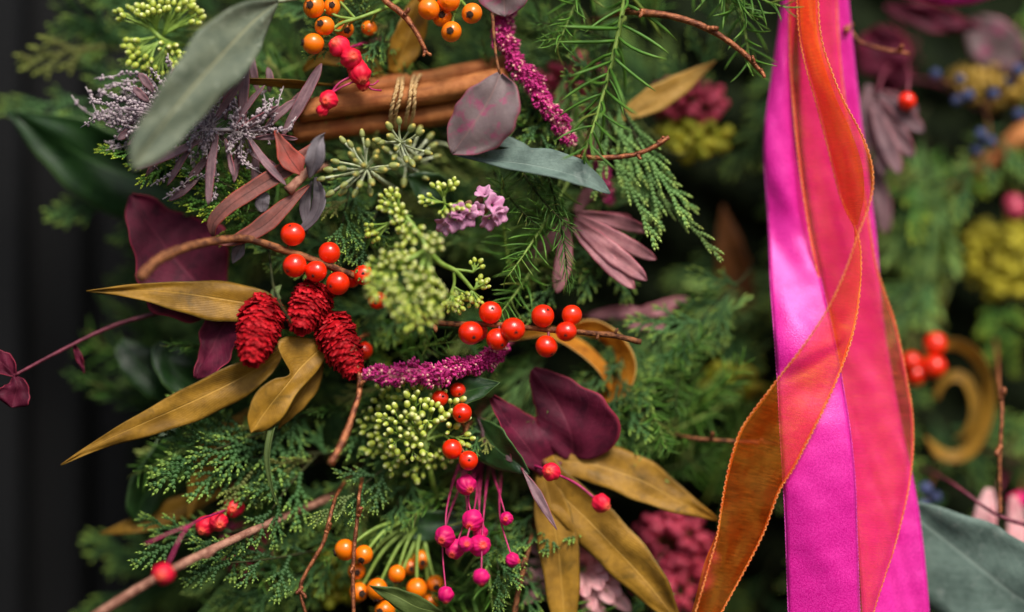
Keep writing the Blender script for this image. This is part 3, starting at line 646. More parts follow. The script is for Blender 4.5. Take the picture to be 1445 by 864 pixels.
leafspray('gold_leaf_spray', 'narrow dark gold leaf seen edge on above the dried mauve flowers', 'leaf', (490, 120, 60),
    [D(path=[(468, 120, 40), (420, 117, 22), (360, 114, 8), (308, 110, 0)], w=13, fold=10, roll=-64, **GOLD)], [([(560, 150, 300), (500, 125, 90), (468, 120, 40)], 2.6, 'bark')])
leafspray('gold_leaf_spray', 'curved gold leaf behind the crimson flower heads and under the orange hips', 'leaf', (560, 110, 90),
    [D(path=[(428, 100, 60), (455, 80, 52), (492, 78, 50), (524, 92, 54), (546, 120, 60)], w=19, fold=6, roll=-20, **GOLD),
     D(path=[(556, 104, 62), (568, 72, 56), (584, 30, 52), (592, -16, 48)], w=23, fold=8, roll=14, prof='blade', **GOLD)],
    [([(640, 160, 330), (580, 130, 150), (552, 112, 66)], 3, 'bark')])
leafspray('gold_leaf_spray', 'out of focus pale gold leaf pointing up right beside the pink pepper berries', 'leaf', (860, 170, 100),
    [D(path=[(862, 176, 80), (900, 152, 80), (955, 122, 86), (1010, 86, 92)], w=19, mat=M['goldpale'], fold=8, roll=12, nu=24, nv=8)], [([(780, 230, 330), (830, 195, 160), (862, 176, 80)], 3, 'bark')])
leafspray('gold_leaf_spray', 'large forked gold leaf of three prongs under the burgundy leaves', 'leaf', (760, 640, 80),
    [D(path=[(772, 652, 54), (830, 654, 50), (900, 676, 50), (960, 708, 56), (1014, 734, 66)], w=30, fold=8, roll=-14, wl=[(0, 16), (.2, 30), (.5, 32), (.75, 19), (1, 1)], wr=[(0, 16), (.2, 26), (.5, 32), (.75, 20), (1, 1)], **GOLD),
     D(path=[(766, 650, 54), (786, 690, 46), (840, 744, 40), (905, 812, 38), (962, 884, 38)], w=36, fold=11, roll=12, wl=[(0, 18), (.2, 32), (.45, 36), (.75, 30), (1, 3)], wr=[(0, 18), (.2, 28), (.45, 32), (.75, 26), (1, 3)], **GOLD),
     D(path=[(766, 660, 46), (778, 720, 42), (790, 790, 40), (796, 870, 40), (800, 930, 40)], w=28, fold=9, roll=-8, prof='blade', **GOLD)],
    [([(700, 590, 330), (740, 630, 150), (770, 654, 44)], 4, 'bark')])
leafspray('gold_leaf_spray', 'upright dark brown leaf tip out of focus left of the front satin ribbon', 'leaf', (1040, 440, 190),
    [D(path=[(1046, 470, 230), (1038, 400, 220), (1030, 350, 214), (1020, 290, 210)], w=26, fold=8, mat=M['brownleaf'], prof='blade', nu=24)], [([(1040, 540, 380), (1046, 470, 230)], 3, 'bark')])
# curled amber strips
def curl(name, label, path, w, mat, roll, loc):
    t = thing(name, label, 'dried leaf', loc); 
    for i, (p, ww, rr) in enumerate(zip(path, w, roll)): leaf(t, path=p, w=ww, mat=mat, prof='strap', roll=rr, fold=3, nu=36, nv=8)
    return t
curl('dried_leaf_curl', 'amber dried leaf curled into a loop behind the berry twig with eight fruits',
     [[(720, 476, 86), (770, 470, 80), (815, 488, 74), (850, 520, 72), (862, 552, 78)], [(800, 462, 84), (846, 466, 78), (878, 494, 74), (884, 530, 76), (868, 556, 84), (845, 562, 96)]], [15, 17], M['amber'], [-58, 40], (740, 480, 100))
curl('dried_orange_curl', 'amber dried peel ring out of focus right of the coral ribbon',
     [[(1345 + 50 * math.cos(a), 565 - 80 * math.sin(a), 178 - 12 * math.sin(a)) for a in [2.6 - .42 * k for k in range(13)]], [(1348 + 28 * math.cos(a), 575 - 44 * math.sin(a), 196) for a in [2.9 - .5 * k for k in range(10)]]], [13, 11], M['gold'], [35, -40], (1320, 600, 230))

# burgundy leaves
PU = dict(mat=M['purple'], nu=40, nv=16, crinkle=3.2)
leafspray('burgundy_leaf_sprig', 'large lobed burgundy leaf behind the twig above the upper gold leaf', 'leaf', (330, 440, 110),
    [D(path=[(318, 428, 62), (280, 400, 54), (240, 356, 50), (206, 312, 54), (184, 276, 58)], w=60, fold=8, roll=10, wave=(6, 1.6), ragged=.05,
       wl=[(0, 14), (.14, 56), (.32, 76), (.5, 62), (.68, 40), (.85, 26), (1, 3)], wr=[(0, 8), (.15, 46), (.35, 76), (.52, 70), (.62, 58), (.8, 36), (.92, 22), (1, 3)], **PU)],
    [([(450, 480, 330), (370, 455, 130), (318, 428, 62)], 3, 'redstem')])
leafspray('burgundy_leaf_sprig', 'curled burgundy leaf wedged between the two long gold leaves', 'leaf', (360, 440, 80),
    [D(path=[(330, 440, 50), (312, 466, 34), (296, 500, 24), (276, 534, 20)], w=30, fold=14, roll=24, wave=(5, 2.2), ragged=.05, wl=[(0, 10), (.3, 32), (.6, 34), (.85, 24), (1, 2)], wr=[(0, 8), (.3, 28), (.6, 18), (.85, 10), (1, 2)], **PU)],
    [([(450, 470, 330), (380, 445, 120), (330, 440, 50)], 2.5, 'redstem')])
leafspray('burgundy_leaf_sprig', 'small burgundy leaf at the end of a long thin stem over the black door', 'leaf', (250, 430, 90),
    [D(path=[(22, 531, 18), (8, 516, 16), (-22, 492, 18)], w=16, fold=14, **PU), D(path=[(22, 531, 18), (24, 548, 14), (16, 575, 14)], w=24, prof='oval', fold=12, wave=(3, 2), wl=[(0, 4), (.4, 17), (.8, 20), (1, 3)], wr=[(0, 4), (.4, 20), (.8, 24), (1, 3)], **PU),
     D(path=[(104, 484, 42), (112, 506, 40), (119, 527, 40)], w=5, fold=20, **PU)],
    [([(330, 405, 130), (250, 434, 66), (160, 460, 46), (84, 496, 30), (20, 530, 18)], [(0, 4), (1, 2.4)], 'redstem', .5)])
leafspray('burgundy_leaf_sprig', 'pair of broad burgundy leaves below the berry twig with eight fruits', 'leaf', (760, 640, 90),
    [D(path=[(808, 648, 50), (806, 610, 44), (784, 566, 42), (752, 520, 42)], w=50, fold=6, roll=-10, wave=(4, 1.4), wr=[(0, 30), (.2, 68), (.42, 66), (.62, 44), (.85, 22), (1, 4)], wl=[(0, 16), (.2, 40), (.45, 42), (.7, 28), (.88, 18), (1, 4)], **PU),
     D(path=[(770, 664, 50), (744, 632, 40), (718, 596, 32), (694, 560, 32)], w=30, fold=10, roll=26, wave=(4, 1.3), wr=[(0, 20), (.25, 40), (.55, 34), (.8, 20), (1, 2)], wl=[(0, 12), (.25, 24), (.55, 22), (.8, 14), (1, 2)], **PU)],
    [([(780, 600, 330), (790, 640, 130), (790, 655, 44)], 3, 'redstem')])
leafspray('burgundy_leaf_sprig', 'group of out of focus burgundy leaves under the satin bow loop', 'leaf', (1330, 60, 330),
    [D(path=[(1260, 110, 210), (1246, 74, 200), (1236, 36, 196)], w=40, prof='oval', fold=5, **PU), D(path=[(1250, 10, 200), (1300, 22, 190), (1350, 34, 184), (1385, 40, 186)], w=20, fold=10, **PU),
     D(path=[(1440, 96, 230), (1405, 64, 220), (1370, 26, 220)], w=38, prof='oval', fold=5, mat=M['eucpurple'], nu=20, nv=8), D(path=[(1225, 130, 240), (1260, 118, 220), (1290, 98, 214)], w=16, fold=8, **PU)],
    [([(1400, 160, 420), (1330, 120, 280), (1260, 110, 210)], 3, 'redstem'), ([(1300, 90, 300), (1250, 10, 200)], 2.5, 'redstem'), ([(1400, 160, 420), (1440, 96, 230)], 2.5, 'redstem')])
# dark green leaves
DK = dict(mat=M['dark'], nu=24, nv=10)
leafspray('ivy_sprig', 'dark oval leaf hanging low against the black door under the cedar', 'leaf', (300, 580, 120),
    [D(path=[(262, 596, 96), (240, 650, 86), (205, 700, 84), (190, 738, 86)], w=36, prof='oval', fold=8, roll=-20, **DK)], [([(400, 560, 330), (310, 570, 150), (262, 596, 96)], 3, 'darkstem')])
leafspray('ivy_sprig', 'pair of dark glossy leaves beside the curled burgundy leaf', 'leaf', (330, 500, 150),
    [D(path=[(300, 560, 96), (262, 536, 84), (232, 500, 78), (228, 480, 78)], w=30, prof='oval', fold=10, roll=14, **DK), D(path=[(250, 560, 110), (215, 530, 98), (184, 500, 94), (172, 478, 94)], w=30, prof='oval', fold=8, roll=10, **DK)],
    [([(430, 560, 340), (350, 565, 170), (300, 560, 96)], 3, 'darkstem'), ([(350, 565, 170), (250, 560, 110)], 2.5, 'darkstem')])
leafspray('ivy_sprig', 'dark pointed leaf under the tail of the magenta flower spike', 'leaf', (610, 570, 80),
    [D(path=[(606, 566, 40), (640, 556, 26), (675, 548, 16), (706, 541, 10)], w=23, fold=12, roll=-22, **DK)], [([(560, 590, 300), (590, 575, 90), (606, 566, 40)], 2.5, 'darkstem')])
leafspray('ivy_sprig', 'dark leaf edge between the green bud umbel and the burgundy leaves', 'leaf', (670, 590, 90),
    [D(path=[(672, 590, 52), (690, 618, 34), (718, 646, 24), (748, 668, 18)], w=30, fold=14, roll=30, **DK)], [([(640, 560, 300), (660, 575, 120), (672, 590, 52)], 2.5, 'darkstem')])
leafspray('ivy_sprig', 'dark leaf in the shade behind the pale umbel buds', 'leaf', (640, 300, 100),
    [D(path=[(640, 290, 70), (600, 262, 50), (575, 246, 44)], w=26, fold=10, **DK), D(path=[(560, 730, 80), (590, 742, 66), (630, 740, 62), (660, 728, 66)], w=22, prof='oval', fold=8, **DK)],
    [([(660, 360, 320), (650, 310, 130), (640, 290, 70)], 2.5, 'darkstem'), ([(600, 650, 330), (560, 730, 80)], 2.5, 'darkstem')])
leafspray('olive_sprig', 'single olive green leaf pointing left beneath the orange hips', 'leaf', (660, 880, 60),
    [D(path=[(630, 868, 6), (595, 858, -4), (560, 842, -10), (521, 826, -12)], w=17, mat=M['olive'], fold=12, roll=-24, nu=22)], [([(720, 930, 330), (670, 890, 90), (630, 868, 6)], 2.5, 'greenstem')])
leafspray('grass_blade', 'thin green blade curving down below the forked gold leaf', 'leaf', (420, 560, 60),
    [D(path=[(402, 566, 20), (386, 600, -4), (378, 644, -14), (384, 690, -16), (395, 716, -14)], w=5, mat=M['olive'], fold=30, roll=30, prof='blade', nu=26, nv=4)], [([(480, 500, 300), (430, 540, 100), (402, 566, 20)], 1.6, 'greenstem')])
leafspray('grass_blade', 'thin green stalk crossing between the two upper red cones', 'leaf', (388, 380, 60),
    [D(path=[(396, 422, -40), (388, 414, -36), (397, 402, -30)], w=6, mat=M['olive'], fold=10, nu=10, nv=4)], [([(370, 300, 120), (380, 360, 20), (388, 412, -38), (411, 456, -44)], 2, 'darkstem')])
leafspray('mauve_leaf_sprig', 'slim mauve leaf pointing down over the forked gold leaf', 'leaf', (730, 660, 60),
    [D(path=[(738, 664, 14), (756, 694, 4), (770, 720, 0), (786, 748, 0)], w=7, mat=M['mauve'], fold=14, nu=18, nv=6), D(path=[(676, 590, 44), (700, 620, 30), (722, 652, 22)], w=17, mat=M['mauve'], fold=12, roll=30, nu=18, nv=6)], [([(690, 560, 300), (676, 590, 44)], 2, 'redstem'), ([(690, 600, 200), (738, 664, 14)], 2, 'redstem')])
# mauve tree with finger leaves
def fingers(name, label, loc, spec, mat, w, tail, wool=None, prof='finger'):
    t = thing(name, label, 'leaf spray', loc)
    for (a, b, k, ro) in spec:
        A, B = WP(a), WP(b); mid = A.lerp(B, .5) + Vector((random.uniform(-3, 3), random.uniform(-6, 2), random.uniform(-3, 3)))
        leaf(t, path=[A, mid, B], w=w * k, mat=mat, prof=prof, fold=random.uniform(8, 16), roll=ro, nu=16, nv=6, wave=(1.0, 1.5))
    for s in tail: stem(t, s, [(0, 4), (1, 2.6)], M['redstem'], knob=.4)
    return t
fingers('mauve_leaf_spray', 'spray of narrow mauve leaves around the grey dried flower tuft', (330, 190, 120),
    [((318, 170, 4), (322, 75, 0), .75, 10), ((342, 185, 2), (347, 66, -6), 1.0, -8), ((305, 166, -16), (343, 110, -22), .75, 24), ((328, 189, -6), (394, 149, -14), .8, 30), ((398, 192, 18), (454, 90, 6), 1.15, -20),
     ((307, 186, -12), (294, 290, -20), .85, 15), ((349, 192, -8), (404, 262, -14), .8, -24), ((268, 170, -4), (216, 222, -14), .9, 20), ((296, 192, -8), (192, 240, -30), .8, 24), ((217, 130, 14), (196, 103, 8), .7, 0), ((210, 144, 10), (188, 124, 4), .7, 0),
     ((194, 182, 10), (166, 197, 6), .7, 10), ((280, 252, 10), (238, 283, 6), .7, 12), ((364, 130, 30), (352, 72, 28), .8, 0), ((380, 130, 30), (378, 95, 26), .7, 0), ((360, 215, 26), (358, 262, 22), .8, 0), ((372, 185, 10), (418, 140, 12), .8, 10),
     ((230, 170, 12), (180, 205, 4), .6, 30), ((250, 190, -4), (205, 250, -12), .6, -20), ((276, 200, -10), (236, 262, -14), .6, 25), ((318, 196, -10), (330, 250, -18), .6, 35), ((262, 160, 4), (290, 112, 0), .6, 20), ((330, 180, -8), (374, 120, -8), .6, -30), ((356, 196, -4), (420, 196, -6), .6, 20), ((240, 150, 10), (246, 96, 12), .6, 10),
     ((250, 175, 20), (205, 160, 16), .8, 10), ((300, 215, 8), (262, 262, 6), .7, -10), ((335, 200, 10), (330, 258, 10), .6, 10), ((400, 160, 24), (430, 128, 18), .7, 10), ((345, 210, 14), (392, 236, 6), .6, 0)],
    M['mauve'], 7.6, [[(470, 230, 330), (400, 200, 140), (344, 186, 10), (294, 182, 0), (220, 150, 10)]])
fingers('rose_leaf_spray', 'dusty rose finger leaves fanning out behind the dark needle sprig', (820, 310, 120),
    [((815, 305, 44), (926, 366, 44), 1.0, 10), ((812, 312, 40), (913, 396, 32), 1.25, 5), ((808, 320, 42), (896, 408, 36), 1.1, -8), ((800, 318, 50), (786, 414, 44), 1.1, 0), ((818, 300, 52), (918, 326, 54), .95, 20), ((800, 310, 84), (742, 378, 84), .9, 10), ((812, 300, 80), (838, 262, 80), .8, 10), ((812, 306, 70), (890, 306, 76), .8, 20)],
    M['rose'], 11.5, [[(800, 360, 330), (806, 330, 140), (812, 310, 44)]])
fingers('rose_leaf_spray', 'out of focus mauve pink twig of leaves right of the berry twig tip', (820, 450, 150),
    [((830, 446, 110), (905, 438, 100), 1, 0), ((880, 448, 108), (972, 420, 104), 1, 10), ((860, 450, 110), (940, 462, 100), .8, 0), ((900, 446, 112), (950, 440, 106), .7, 0)], M['rose'], 9, [[(760, 440, 330), (820, 446, 130), (910, 444, 108)]])
fingers('mauve_leaf_spray', 'out of focus mauve finger leaves hanging just right of the satin ribbons', (1240, 110, 200),
    [((1240, 130, 130), (1304, 186, 122), 1.1, 0), ((1238, 140, 130), (1290, 222, 120), 1.15, 10), ((1234, 150, 132), (1270, 246, 124), 1.1, 0), ((1230, 140, 140), (1246, 250, 136), 1, 0), ((1226, 120, 150), (1216, 230, 150), 1.2, 0), ((1242, 130, 140), (1296, 160, 138), 1, 0), ((1232, 230, 160), (1250, 330, 160), 1.1, 0)],
    M['mauve'], 12, [[(1290, 60, 340), (1250, 100, 180), (1238, 132, 132)]])
fingers('mauve_leaf_spray', 'pale mauve leaves out of focus above the large blue green leaf', (1400, 720, 240),
    [((1396, 690, 130), (1388, 772, 120), 1.2, 0), ((1440, 740, 120), (1408, 806, 110), 1.2, 0), ((1430, 700, 140), (1440, 790, 130), 1, 0)], M['palepink'], 14, [[(1430, 640, 360), (1410, 690, 190)]])
fingers('protea_flower', 'pale pink flower of many narrow petals behind the prongs of the forked gold leaf', (820, 800, 140),
    [(((820 + 8 * math.cos(a)), 800 + 8 * math.sin(a), 82), (820 + r * math.cos(a), 812 + r * .8 * math.sin(a), dd), k, 10) for a, r, dd, k in [(i * .62 + .2, 40 + 28 * (i % 3), 50 + 10 * (i % 3), 1 + .15 * (i % 2)) for i in range(36)]],
    M['palepink'], 10, [[(820, 760, 340), (820, 800, 100)]])
# dried coral leaf whorl
t = thing('dried_leaf_whorl', 'whorl of coral and grey dried leaves on a broken twig left of the pale umbels', 'dried leaf', (440, 236, 60))
CO = dict(mat=M['coral'], nu=24, nv=8)
leaf(t, path=[(425, 246, -10), (408, 222, -14), (388, 184, -20)], w=17, fold=18, roll=18, wl=[(0, 3), (.25, 15), (.5, 17), (.8, 7), (1, 1)], wr=[(0, 3), (.25, 17), (.5, 12), (.8, 6), (1, 1)], **CO)
leaf(t, path=[(446, 205, 10), (405, 238, -6), (360, 266, -14), (318, 296, -18), (300, 318, -14), (302, 336, -6)], w=12, prof='strap', fold=14, roll=-10, twist=50, nu=24, nv=8, mat=M['coraldull'])
leaf(t, path=[(436, 262, -4), (404, 290, -12), (370, 320, -16), (330, 340, -14), (298, 344, -6)], w=13, fold=14, roll=16, nu=24, nv=8, mat=M['coraldull'])
leaf(t, path=[(436, 252, -16), (444, 228, -26), (448, 205, -28), (458, 188, -18)], w=13, mat=M['greydry'], fold=24, roll=-20, twist=40, nu=20, nv=8, wave=(3, 1.4))
leaf(t, path=[(372, 300, -4), (370, 286, -8), (378, 272, -6)], w=10, mat=M['greydry'], prof='oval', fold=8, nu=12, nv=6)
leaf(t, path=[(446, 250, 6), (452, 280, 2), (442, 310, 8), (418, 330, 14)], w=12, mat=M['greydry'], fold=20, roll=30, nu=20, nv=8, wave=(3, 1.2))
leaf(t, path=[(440, 256, 14), (430, 290, 12), (434, 330, 14)], w=8, mat=M['greydry'], fold=20, nu=16, nv=6)
leaf(t, path=[(345, 342, -2), (338, 352, 0), (328, 372, 6)], w=9, mat=M['greydry'], fold=20, nu=12, nv=6)
stem(t, [(520, 270, 320), (470, 240, 120), (440, 240, 6), (424, 252, -8), (406, 270, -16)], [(0, 5), (.7, 6), (1, 7)], M['pinkbark'], knob=1.2)

# ------------------------------------------------------------------ dried grey mauve tuft
t = thing('dried_flower_tuft', 'grey mauve dried flower tuft of tiny beaded twigs behind the long eucalyptus leaf', 'dried flower', (330, 200, 130))
sm, bm = MB(), MB()
hubs = [W(344, 185, -2), W(294, 182, -8), W(240, 165, 6)]
tips = [(114, 180, 8), (121, 122, 30), (132, 112, 34), (142, 150, 26), (150, 128, 34), (160, 200, 20), (172, 112, 20), (200, 116, 16), (212, 96, 12), (236, 76, 10), (230, 282, -16), (212, 262, -10), (222, 240, -12), (400, 121, 14), (386, 138, 10), (352, 172, -20), (340, 150, -24), (330, 140, -14),
        (362, 240, 0), (372, 246, 4), (300, 150, -10), (280, 140, -4), (262, 150, 2), (310, 130, 0), (322, 206, -10), (284, 214, -14), (256, 200, -12), (244, 216, -18), (270, 232, -8), (180, 165, 16), (176, 150, 20), (190, 190, 10), (160, 168, 24), (150, 160, 30), (136, 168, 26), (370, 120, 18), (336, 232, 8), (356, 206, -6), (300, 200, -20), (276, 176, -14)]
for k in range(95): tips.append((random.gauss(305, 50), random.gauss(180, 32), random.uniform(-22, 24)))
for k in range(34): tips.append((random.gauss(170, 28), random.gauss(155, 24), random.uniform(14, 44)))
for tp in tips:
    B = W(*tp); A = min(hubs, key=lambda h: (h - B).length); m = A.lerp(B, .55) + rand_dir() * (B - A).length * .3
    P = spline([jit(A, 5), m, B], 12); P = [jit(p, 1.0) for p in P]; sm.tube(P, [(0, 1.5), (1, .7)], 4)
    n = max(6, int((B - A).length * .5 / 2.0))
    for i in range(n):
        q = P[int(12 * (.4 + .6 * i / n))] + rand_dir() * 3.6
        bm.ball(q, random.uniform(1.5, 2.9), 5, 4)
for k in range(70):
    h = random.choice(hubs); a = h + rand_dir() * 4; d = rand_dir(); L = random.uniform(14, 34); sm.tube(spline([a, a + d * L * .5 + rand_dir() * 3, a + d * L + Vector((0, 0, -3))], 6), [(0, 1.0), (1, .3)], 3, c2=.9)
sm.tube(spline([(460, 240, 330), (400, 205, 120), (344, 185, 0), (294, 182, -6), (240, 165, 8)], 30), [(0, 3.5), (1, 2.5)], 6)
tag(sm.build('twig', M['lav'], t)); tag(bm.build('bead', M['lav'], t), kind='stuff')
wl = MB()
for h in hubs[:2]:
    for k in range(60):
        a = jit(h, 8); d = rand_dir(); wl.tube(spline([a, a + d * 9 + rand_dir() * 3, a + d * random.uniform(14, 24)], 5), [(0, .9), (1, .25)], 3)
tag(wl.build('woolly_fibre', M['wool'], t), kind='stuff')

# ------------------------------------------------------------------ cinnamon bundle
t = thing('cinnamon_bundle', 'bundle of cinnamon sticks tied with jute twine', 'cinnamon', (560, 160, 110))
def quill(a, b, r, turn):
    A, B = WP(a), WP(b); n = 26; X = (B - A).normalized(); Z = Vector((0, -1, 0)); Z = (Z - X * Z.dot(X)).normalized(); Yv = Z.cross(X); rows, cs = [], []
    for i in range(n + 1):
        t_ = i / n; C = A.lerp(B, t_) + Vector((0, 0, 2.2 * math.sin(5 * t_ + turn))); row = []
        for j in range(41):      # a double scroll seen in section
            s = -1 + 2 * j / 40; ang = turn + s * math.pi * 1.55; rr = r * (1 - .42 * max(0, abs(s) - .45) / .55) * (1 + .05 * math.sin(9 * t_ + 3 * s) + .03 * math.sin(23 * t_ + 7 * s) + .015 * random.uniform(-1, 1))
            row.append(C + (Z * math.cos(ang) + Yv * math.sin(ang)) * rr); cs.append((t_, j / 40, .5))
        rows.append(row)
    mb = MB(); mb.grid(rows, cs); return mb.build('cinnamon_stick', M['cinn'], t, solid=3.2)
quill((421, 160, 34), (716, 112, 56), 15, 1.9); quill((474, 130, 60), (722, 93, 76), 13, 2.5); quill((414, 190, 60), (700, 148, 80), 15, 1.7); quill((440, 172, 96), (710, 128, 108), 15, .2)
for k, x in enumerate((556, 563, 578, 585)):
    tw = MB(); loop = []
    for i in range(33):
        a = 2 * math.pi * i / 32; c = W(x + 2, 146 - .17 * (x - 560), 70); loop.append(c + Vector((7 * math.sin(a) + (1 + k % 2) * math.sin(3 * a + k), -66 * math.cos(a) * (.78 + .1 * math.cos(2 * a)), 37 * math.sin(a))))
    for ph in (0, math.pi):
        P = spline(loop, 120); Q = []
        for i, p in enumerate(P):
            T = (P[min(i + 1, 120)] - P[max(0, i - 1)]).normalized(); N = T.orthogonal().normalized(); B_ = T.cross(N); w_ = i * .8 + ph; Q.append(p + (N * math.cos(w_) + B_ * math.sin(w_)) * 1.3)
        tw.tube(Q, 2.0, 6)
    tw.build('twine', M['twine'], t)

# ------------------------------------------------------------------ twigs
def twig(label, path, r, mat='copper', knobs=(), name='bare_twig', loc=None):
    t = thing(name, label, 'twig', loc or path[0]); k_ = 1.0 if name != 'bare_twig' else .8; stem(t, path, [(u, q * k_) for u, q in r], M[mat], knob=.35 if name == 'branch' else 1.0)
    for (p, q, s) in knobs:
        A = W(*p); d = (W(*q) - A).normalized(); b = MB()
        b.ball(A + d * s * .8, (s * .55, s * .5, s), 8, 6, axis=d, fn=lambda th, ph: 1 + .16 * math.sin(4 * ph + 3 * th)); b.ball(A + d * s * 1.5 + rand_dir() * s * .3, s * .45, 6, 5); b.ball(A - d * s * .1, (s * .6, s * .6, s * .5), 7, 5, axis=d); b.build('twig_bud', M[mat], t)
    return t
twig('copper twig with knobbly tip pointing at the top of the satin ribbons', [(820, 40, 220), (880, 18, 40), (910, 18, 6), (960, 26, -4), (1005, 44, -6), (1046, 72, -4), (1076, 104, -2)], [(0, 4), (.5, 6.5), (.85, 5.2), (1, 3.6)], knobs=[((1000, 40, -10), (1016, 40, -14), 8), ((1064, 88, -6), (1062, 80, -10), 5), ((1074, 100, -4), (1080, 110, -4), 6), ((906, 16, 2), (904, 26, -6), 6)])
twig('copper twig hanging down between the two groups of orange hips', [(500, -70, 160), (520, -30, 40), (543, 0, 6), (572, 24, -2), (590, 50, -4), (602, 76, -4)], [(0, 4), (.6, 6), (1, 4)], knobs=[((572, 20, -8), (578, 12, -12), 6), ((600, 70, -6), (598, 80, -8), 5), ((602, 74, -6), (608, 78, -8), 5)])
twig('short copper twig just past the tip of the flat blue green leaf', [(740, 260, 220), (790, 232, 60), (815, 222, 4), (850, 223, -2), (892, 219, -4), (922, 208, -6), (944, 193, -8)], [(0, 3), (.5, 4), (.75, 4.6), (1, 4)], knobs=[((822, 221, -4), (824, 214, -6), 6), ((900, 217, -6), (902, 224, -9), 5), ((930, 200, -6), (940, 192, -8), 6)])
twig('shiny copper twig hanging beside the third red cone and curving left', [(540, 470, 160), (510, 476, 30), (500, 494, -10), (504, 520, -14), (508, 547, -18), (498, 585, -34), (484, 622, -50), (466, 656, -62)], [(0, 3), (.4, 4), (.7, 5), (1, 7)], knobs=[((499, 490, -12), (494, 498, -18), 7), ((508, 546, -20), (511, 540, -24), 6)])
twig('thin copper twig with a jointed tip left of the lower orange hips', [(520, 640, 160), (480, 690, 40), (466, 728, -6), (456, 766, -12), (430, 812, -14), (424, 836, -14), (436, 880, -12)], [(0, 2.6), (.7, 3.6), (1, 3)], knobs=[((461, 750, -12), (465, 742, -14), 7), ((425, 830, -16), (420, 836, -18), 6), ((426, 836, -16), (432, 842, -18), 5)])
twig('upright copper twig in front of the lower orange hips', [(520, 640, 200), (508, 690, 20), (505, 722, 8), (500, 770, 4), (498, 820, 2), (500, 890, 0)], [(0, 2.6), (1, 4)], knobs=[((506, 726, 2), (508, 718, -2), 7), ((498, 800, -2), (494, 808, -6), 5)])
twig('thick pinkish branch crossing low over the black door', [(520, 680, 190), (440, 714, 70), (350, 752, 10), (262, 794, -50), (200, 828, -66), (130, 872, -80)], [(0, 5), (.3, 5.5), (1, 7)], 'pinkbark', knobs=[((300, 778, -62), (290, 790, -66), 7)], name='branch')
twig('thin copper twig hanging right of the large coral ribbon ring', [(1405, 480, 200), (1410, 545, 84), (1414, 580, 62), (1411, 640, 58), (1411, 722, 56)], [(0, 3), (1, 4)], knobs=[((1413, 560, 62), (1417, 552, 58), 8), ((1411, 632, 56), (1406, 640, 50), 8), ((1411, 712, 54), (1412, 724, 52), 6)])
twig('short brown twig below the magenta flower balls', [(770, 690, 240), (752, 750, 60), (742, 790, 30), (732, 830, 24), (722, 890, 24)], [(0, 3), (1, 5)], 'bark', knobs=[((740, 790, 26), (736, 800, 20), 6)])
twig('small red twig springing out to the right of the ribbons at the top', [(1150, 20, 200), (1190, 24, 130), (1198, 40, 96), (1212, 58, 92), (1240, 68, 90), (1283, 76, 86)], [(0, 3.5), (1, 3.2)], 'copper', knobs=[((1199, 36, 92), (1194, 42, 84), 10), ((1268, 72, 84), (1272, 68, 78), 7)])
twig('dark red twig running under the sheer orange ribbon', [(900, 590, 260), (960, 615, 80), (1020, 622, 60), (1090, 626, 56), (1120, 630, 60)], [(0, 3), (1, 4)], 'bark', knobs=[((1004, 618, 56), (1006, 610, 50), 6), ((1070, 626, 52), (1076, 620, 48), 6)])
twig('thin dark red twig out of focus over the large blue green leaf', [(1300, 660, 200), (1340, 680, 100), (1390, 716, 62), (1420, 732, 56), (1480, 752, 56)], [(0, 2), (1, 4)], 'redstem')
twig('slim brown stick out of focus near the blue berries', [(1300, 300, 330), (1375, 245, 250), (1410, 215, 240), (1460, 180, 238)], [(0, 14), (1, 16)], 'cinn', name='cinnamon_stick')

# ------------------------------------------------------------------ berries
def berries(name, label, cat, loc, fruit, me, mat, endme, endmat, endname, fname, stems, group=None):
    t = thing(name, label, cat, loc, group)
    for s in stems: stem(t, s[0], s[1], M[s[2]], knob=s[3] if len(s) > 3 else 0)
    for f in fruit:
        p, r = WP(f[:3]), f[3]
        d = Vector(f[4]).normalized() if len(f) > 4 else (Vector((random.uniform(-.5, .5), -1, random.uniform(-.75, .35)))).normalized()
        o = inst(fname, me, mat, t, p, to_z(d), (r * random.uniform(.94, 1.05), r * random.uniform(.94, 1.05), r * random.uniform(.95, 1.03)))
        if endme: sub(endname, endme, endmat, o)
    return t
def bs(name, label, loc, fruit, stems): return berries(name, label, 'berries', loc, fruit, BERRY, M['berry'], SPOT, M['berrydark'], 'blossom_end', 'berry', stems)
def stalks(axis, fruit, mat='bark', r=1.8):
    """short stalks from each fruit to the nearest point of the branch"""
    P = spline(axis, 60); out = []
    for f in fruit:
        c = WP(f[:3]); q = min(P, key=lambda p: (p - c).length); out.append(([q, q.lerp(c, .5) + Vector((1, 0, 1)), c.lerp(q, .35)], r, mat))
    return out
ax = [(196, 394, -92), (225, 366, -74), (270, 347, -52), (320, 338, -30), (348, 337, -20), (385, 348, -12), (440, 366, -6), (492, 386, 2), (530, 402, 20), (580, 440, 200)]
fr = [(413, 331, -14, 17, (-.2, -.6, .75)), (416, 375, -20, 17, (-.7, -.8, -.6)), (446, 383, -16, 15, (-.3, -1, -.6)), (465, 357, 0, 15.5, (.3, .5, .8)), (477, 400, -14, 16, (-.7, -.8, -.3)), (496, 394, 22, 13), (513, 388, 4, 15), (533, 424, 30, 14)]
bs('berry_branch', 'winterberry twig with a cluster of red berries above the red cones', ax[-1], fr, [(ax, [(0, 8), (.2, 6), (.45, 5), (.7, 4), (1, 3)], 'bark', 1.0)] + stalks(ax, fr))
ax = [(560, 420, 220), (590, 440, 60), (607, 453, 4), (640, 457, -2), (700, 458, -4), (760, 464, -4), (830, 470, -6), (868, 474, -8), (905, 483, -10)]
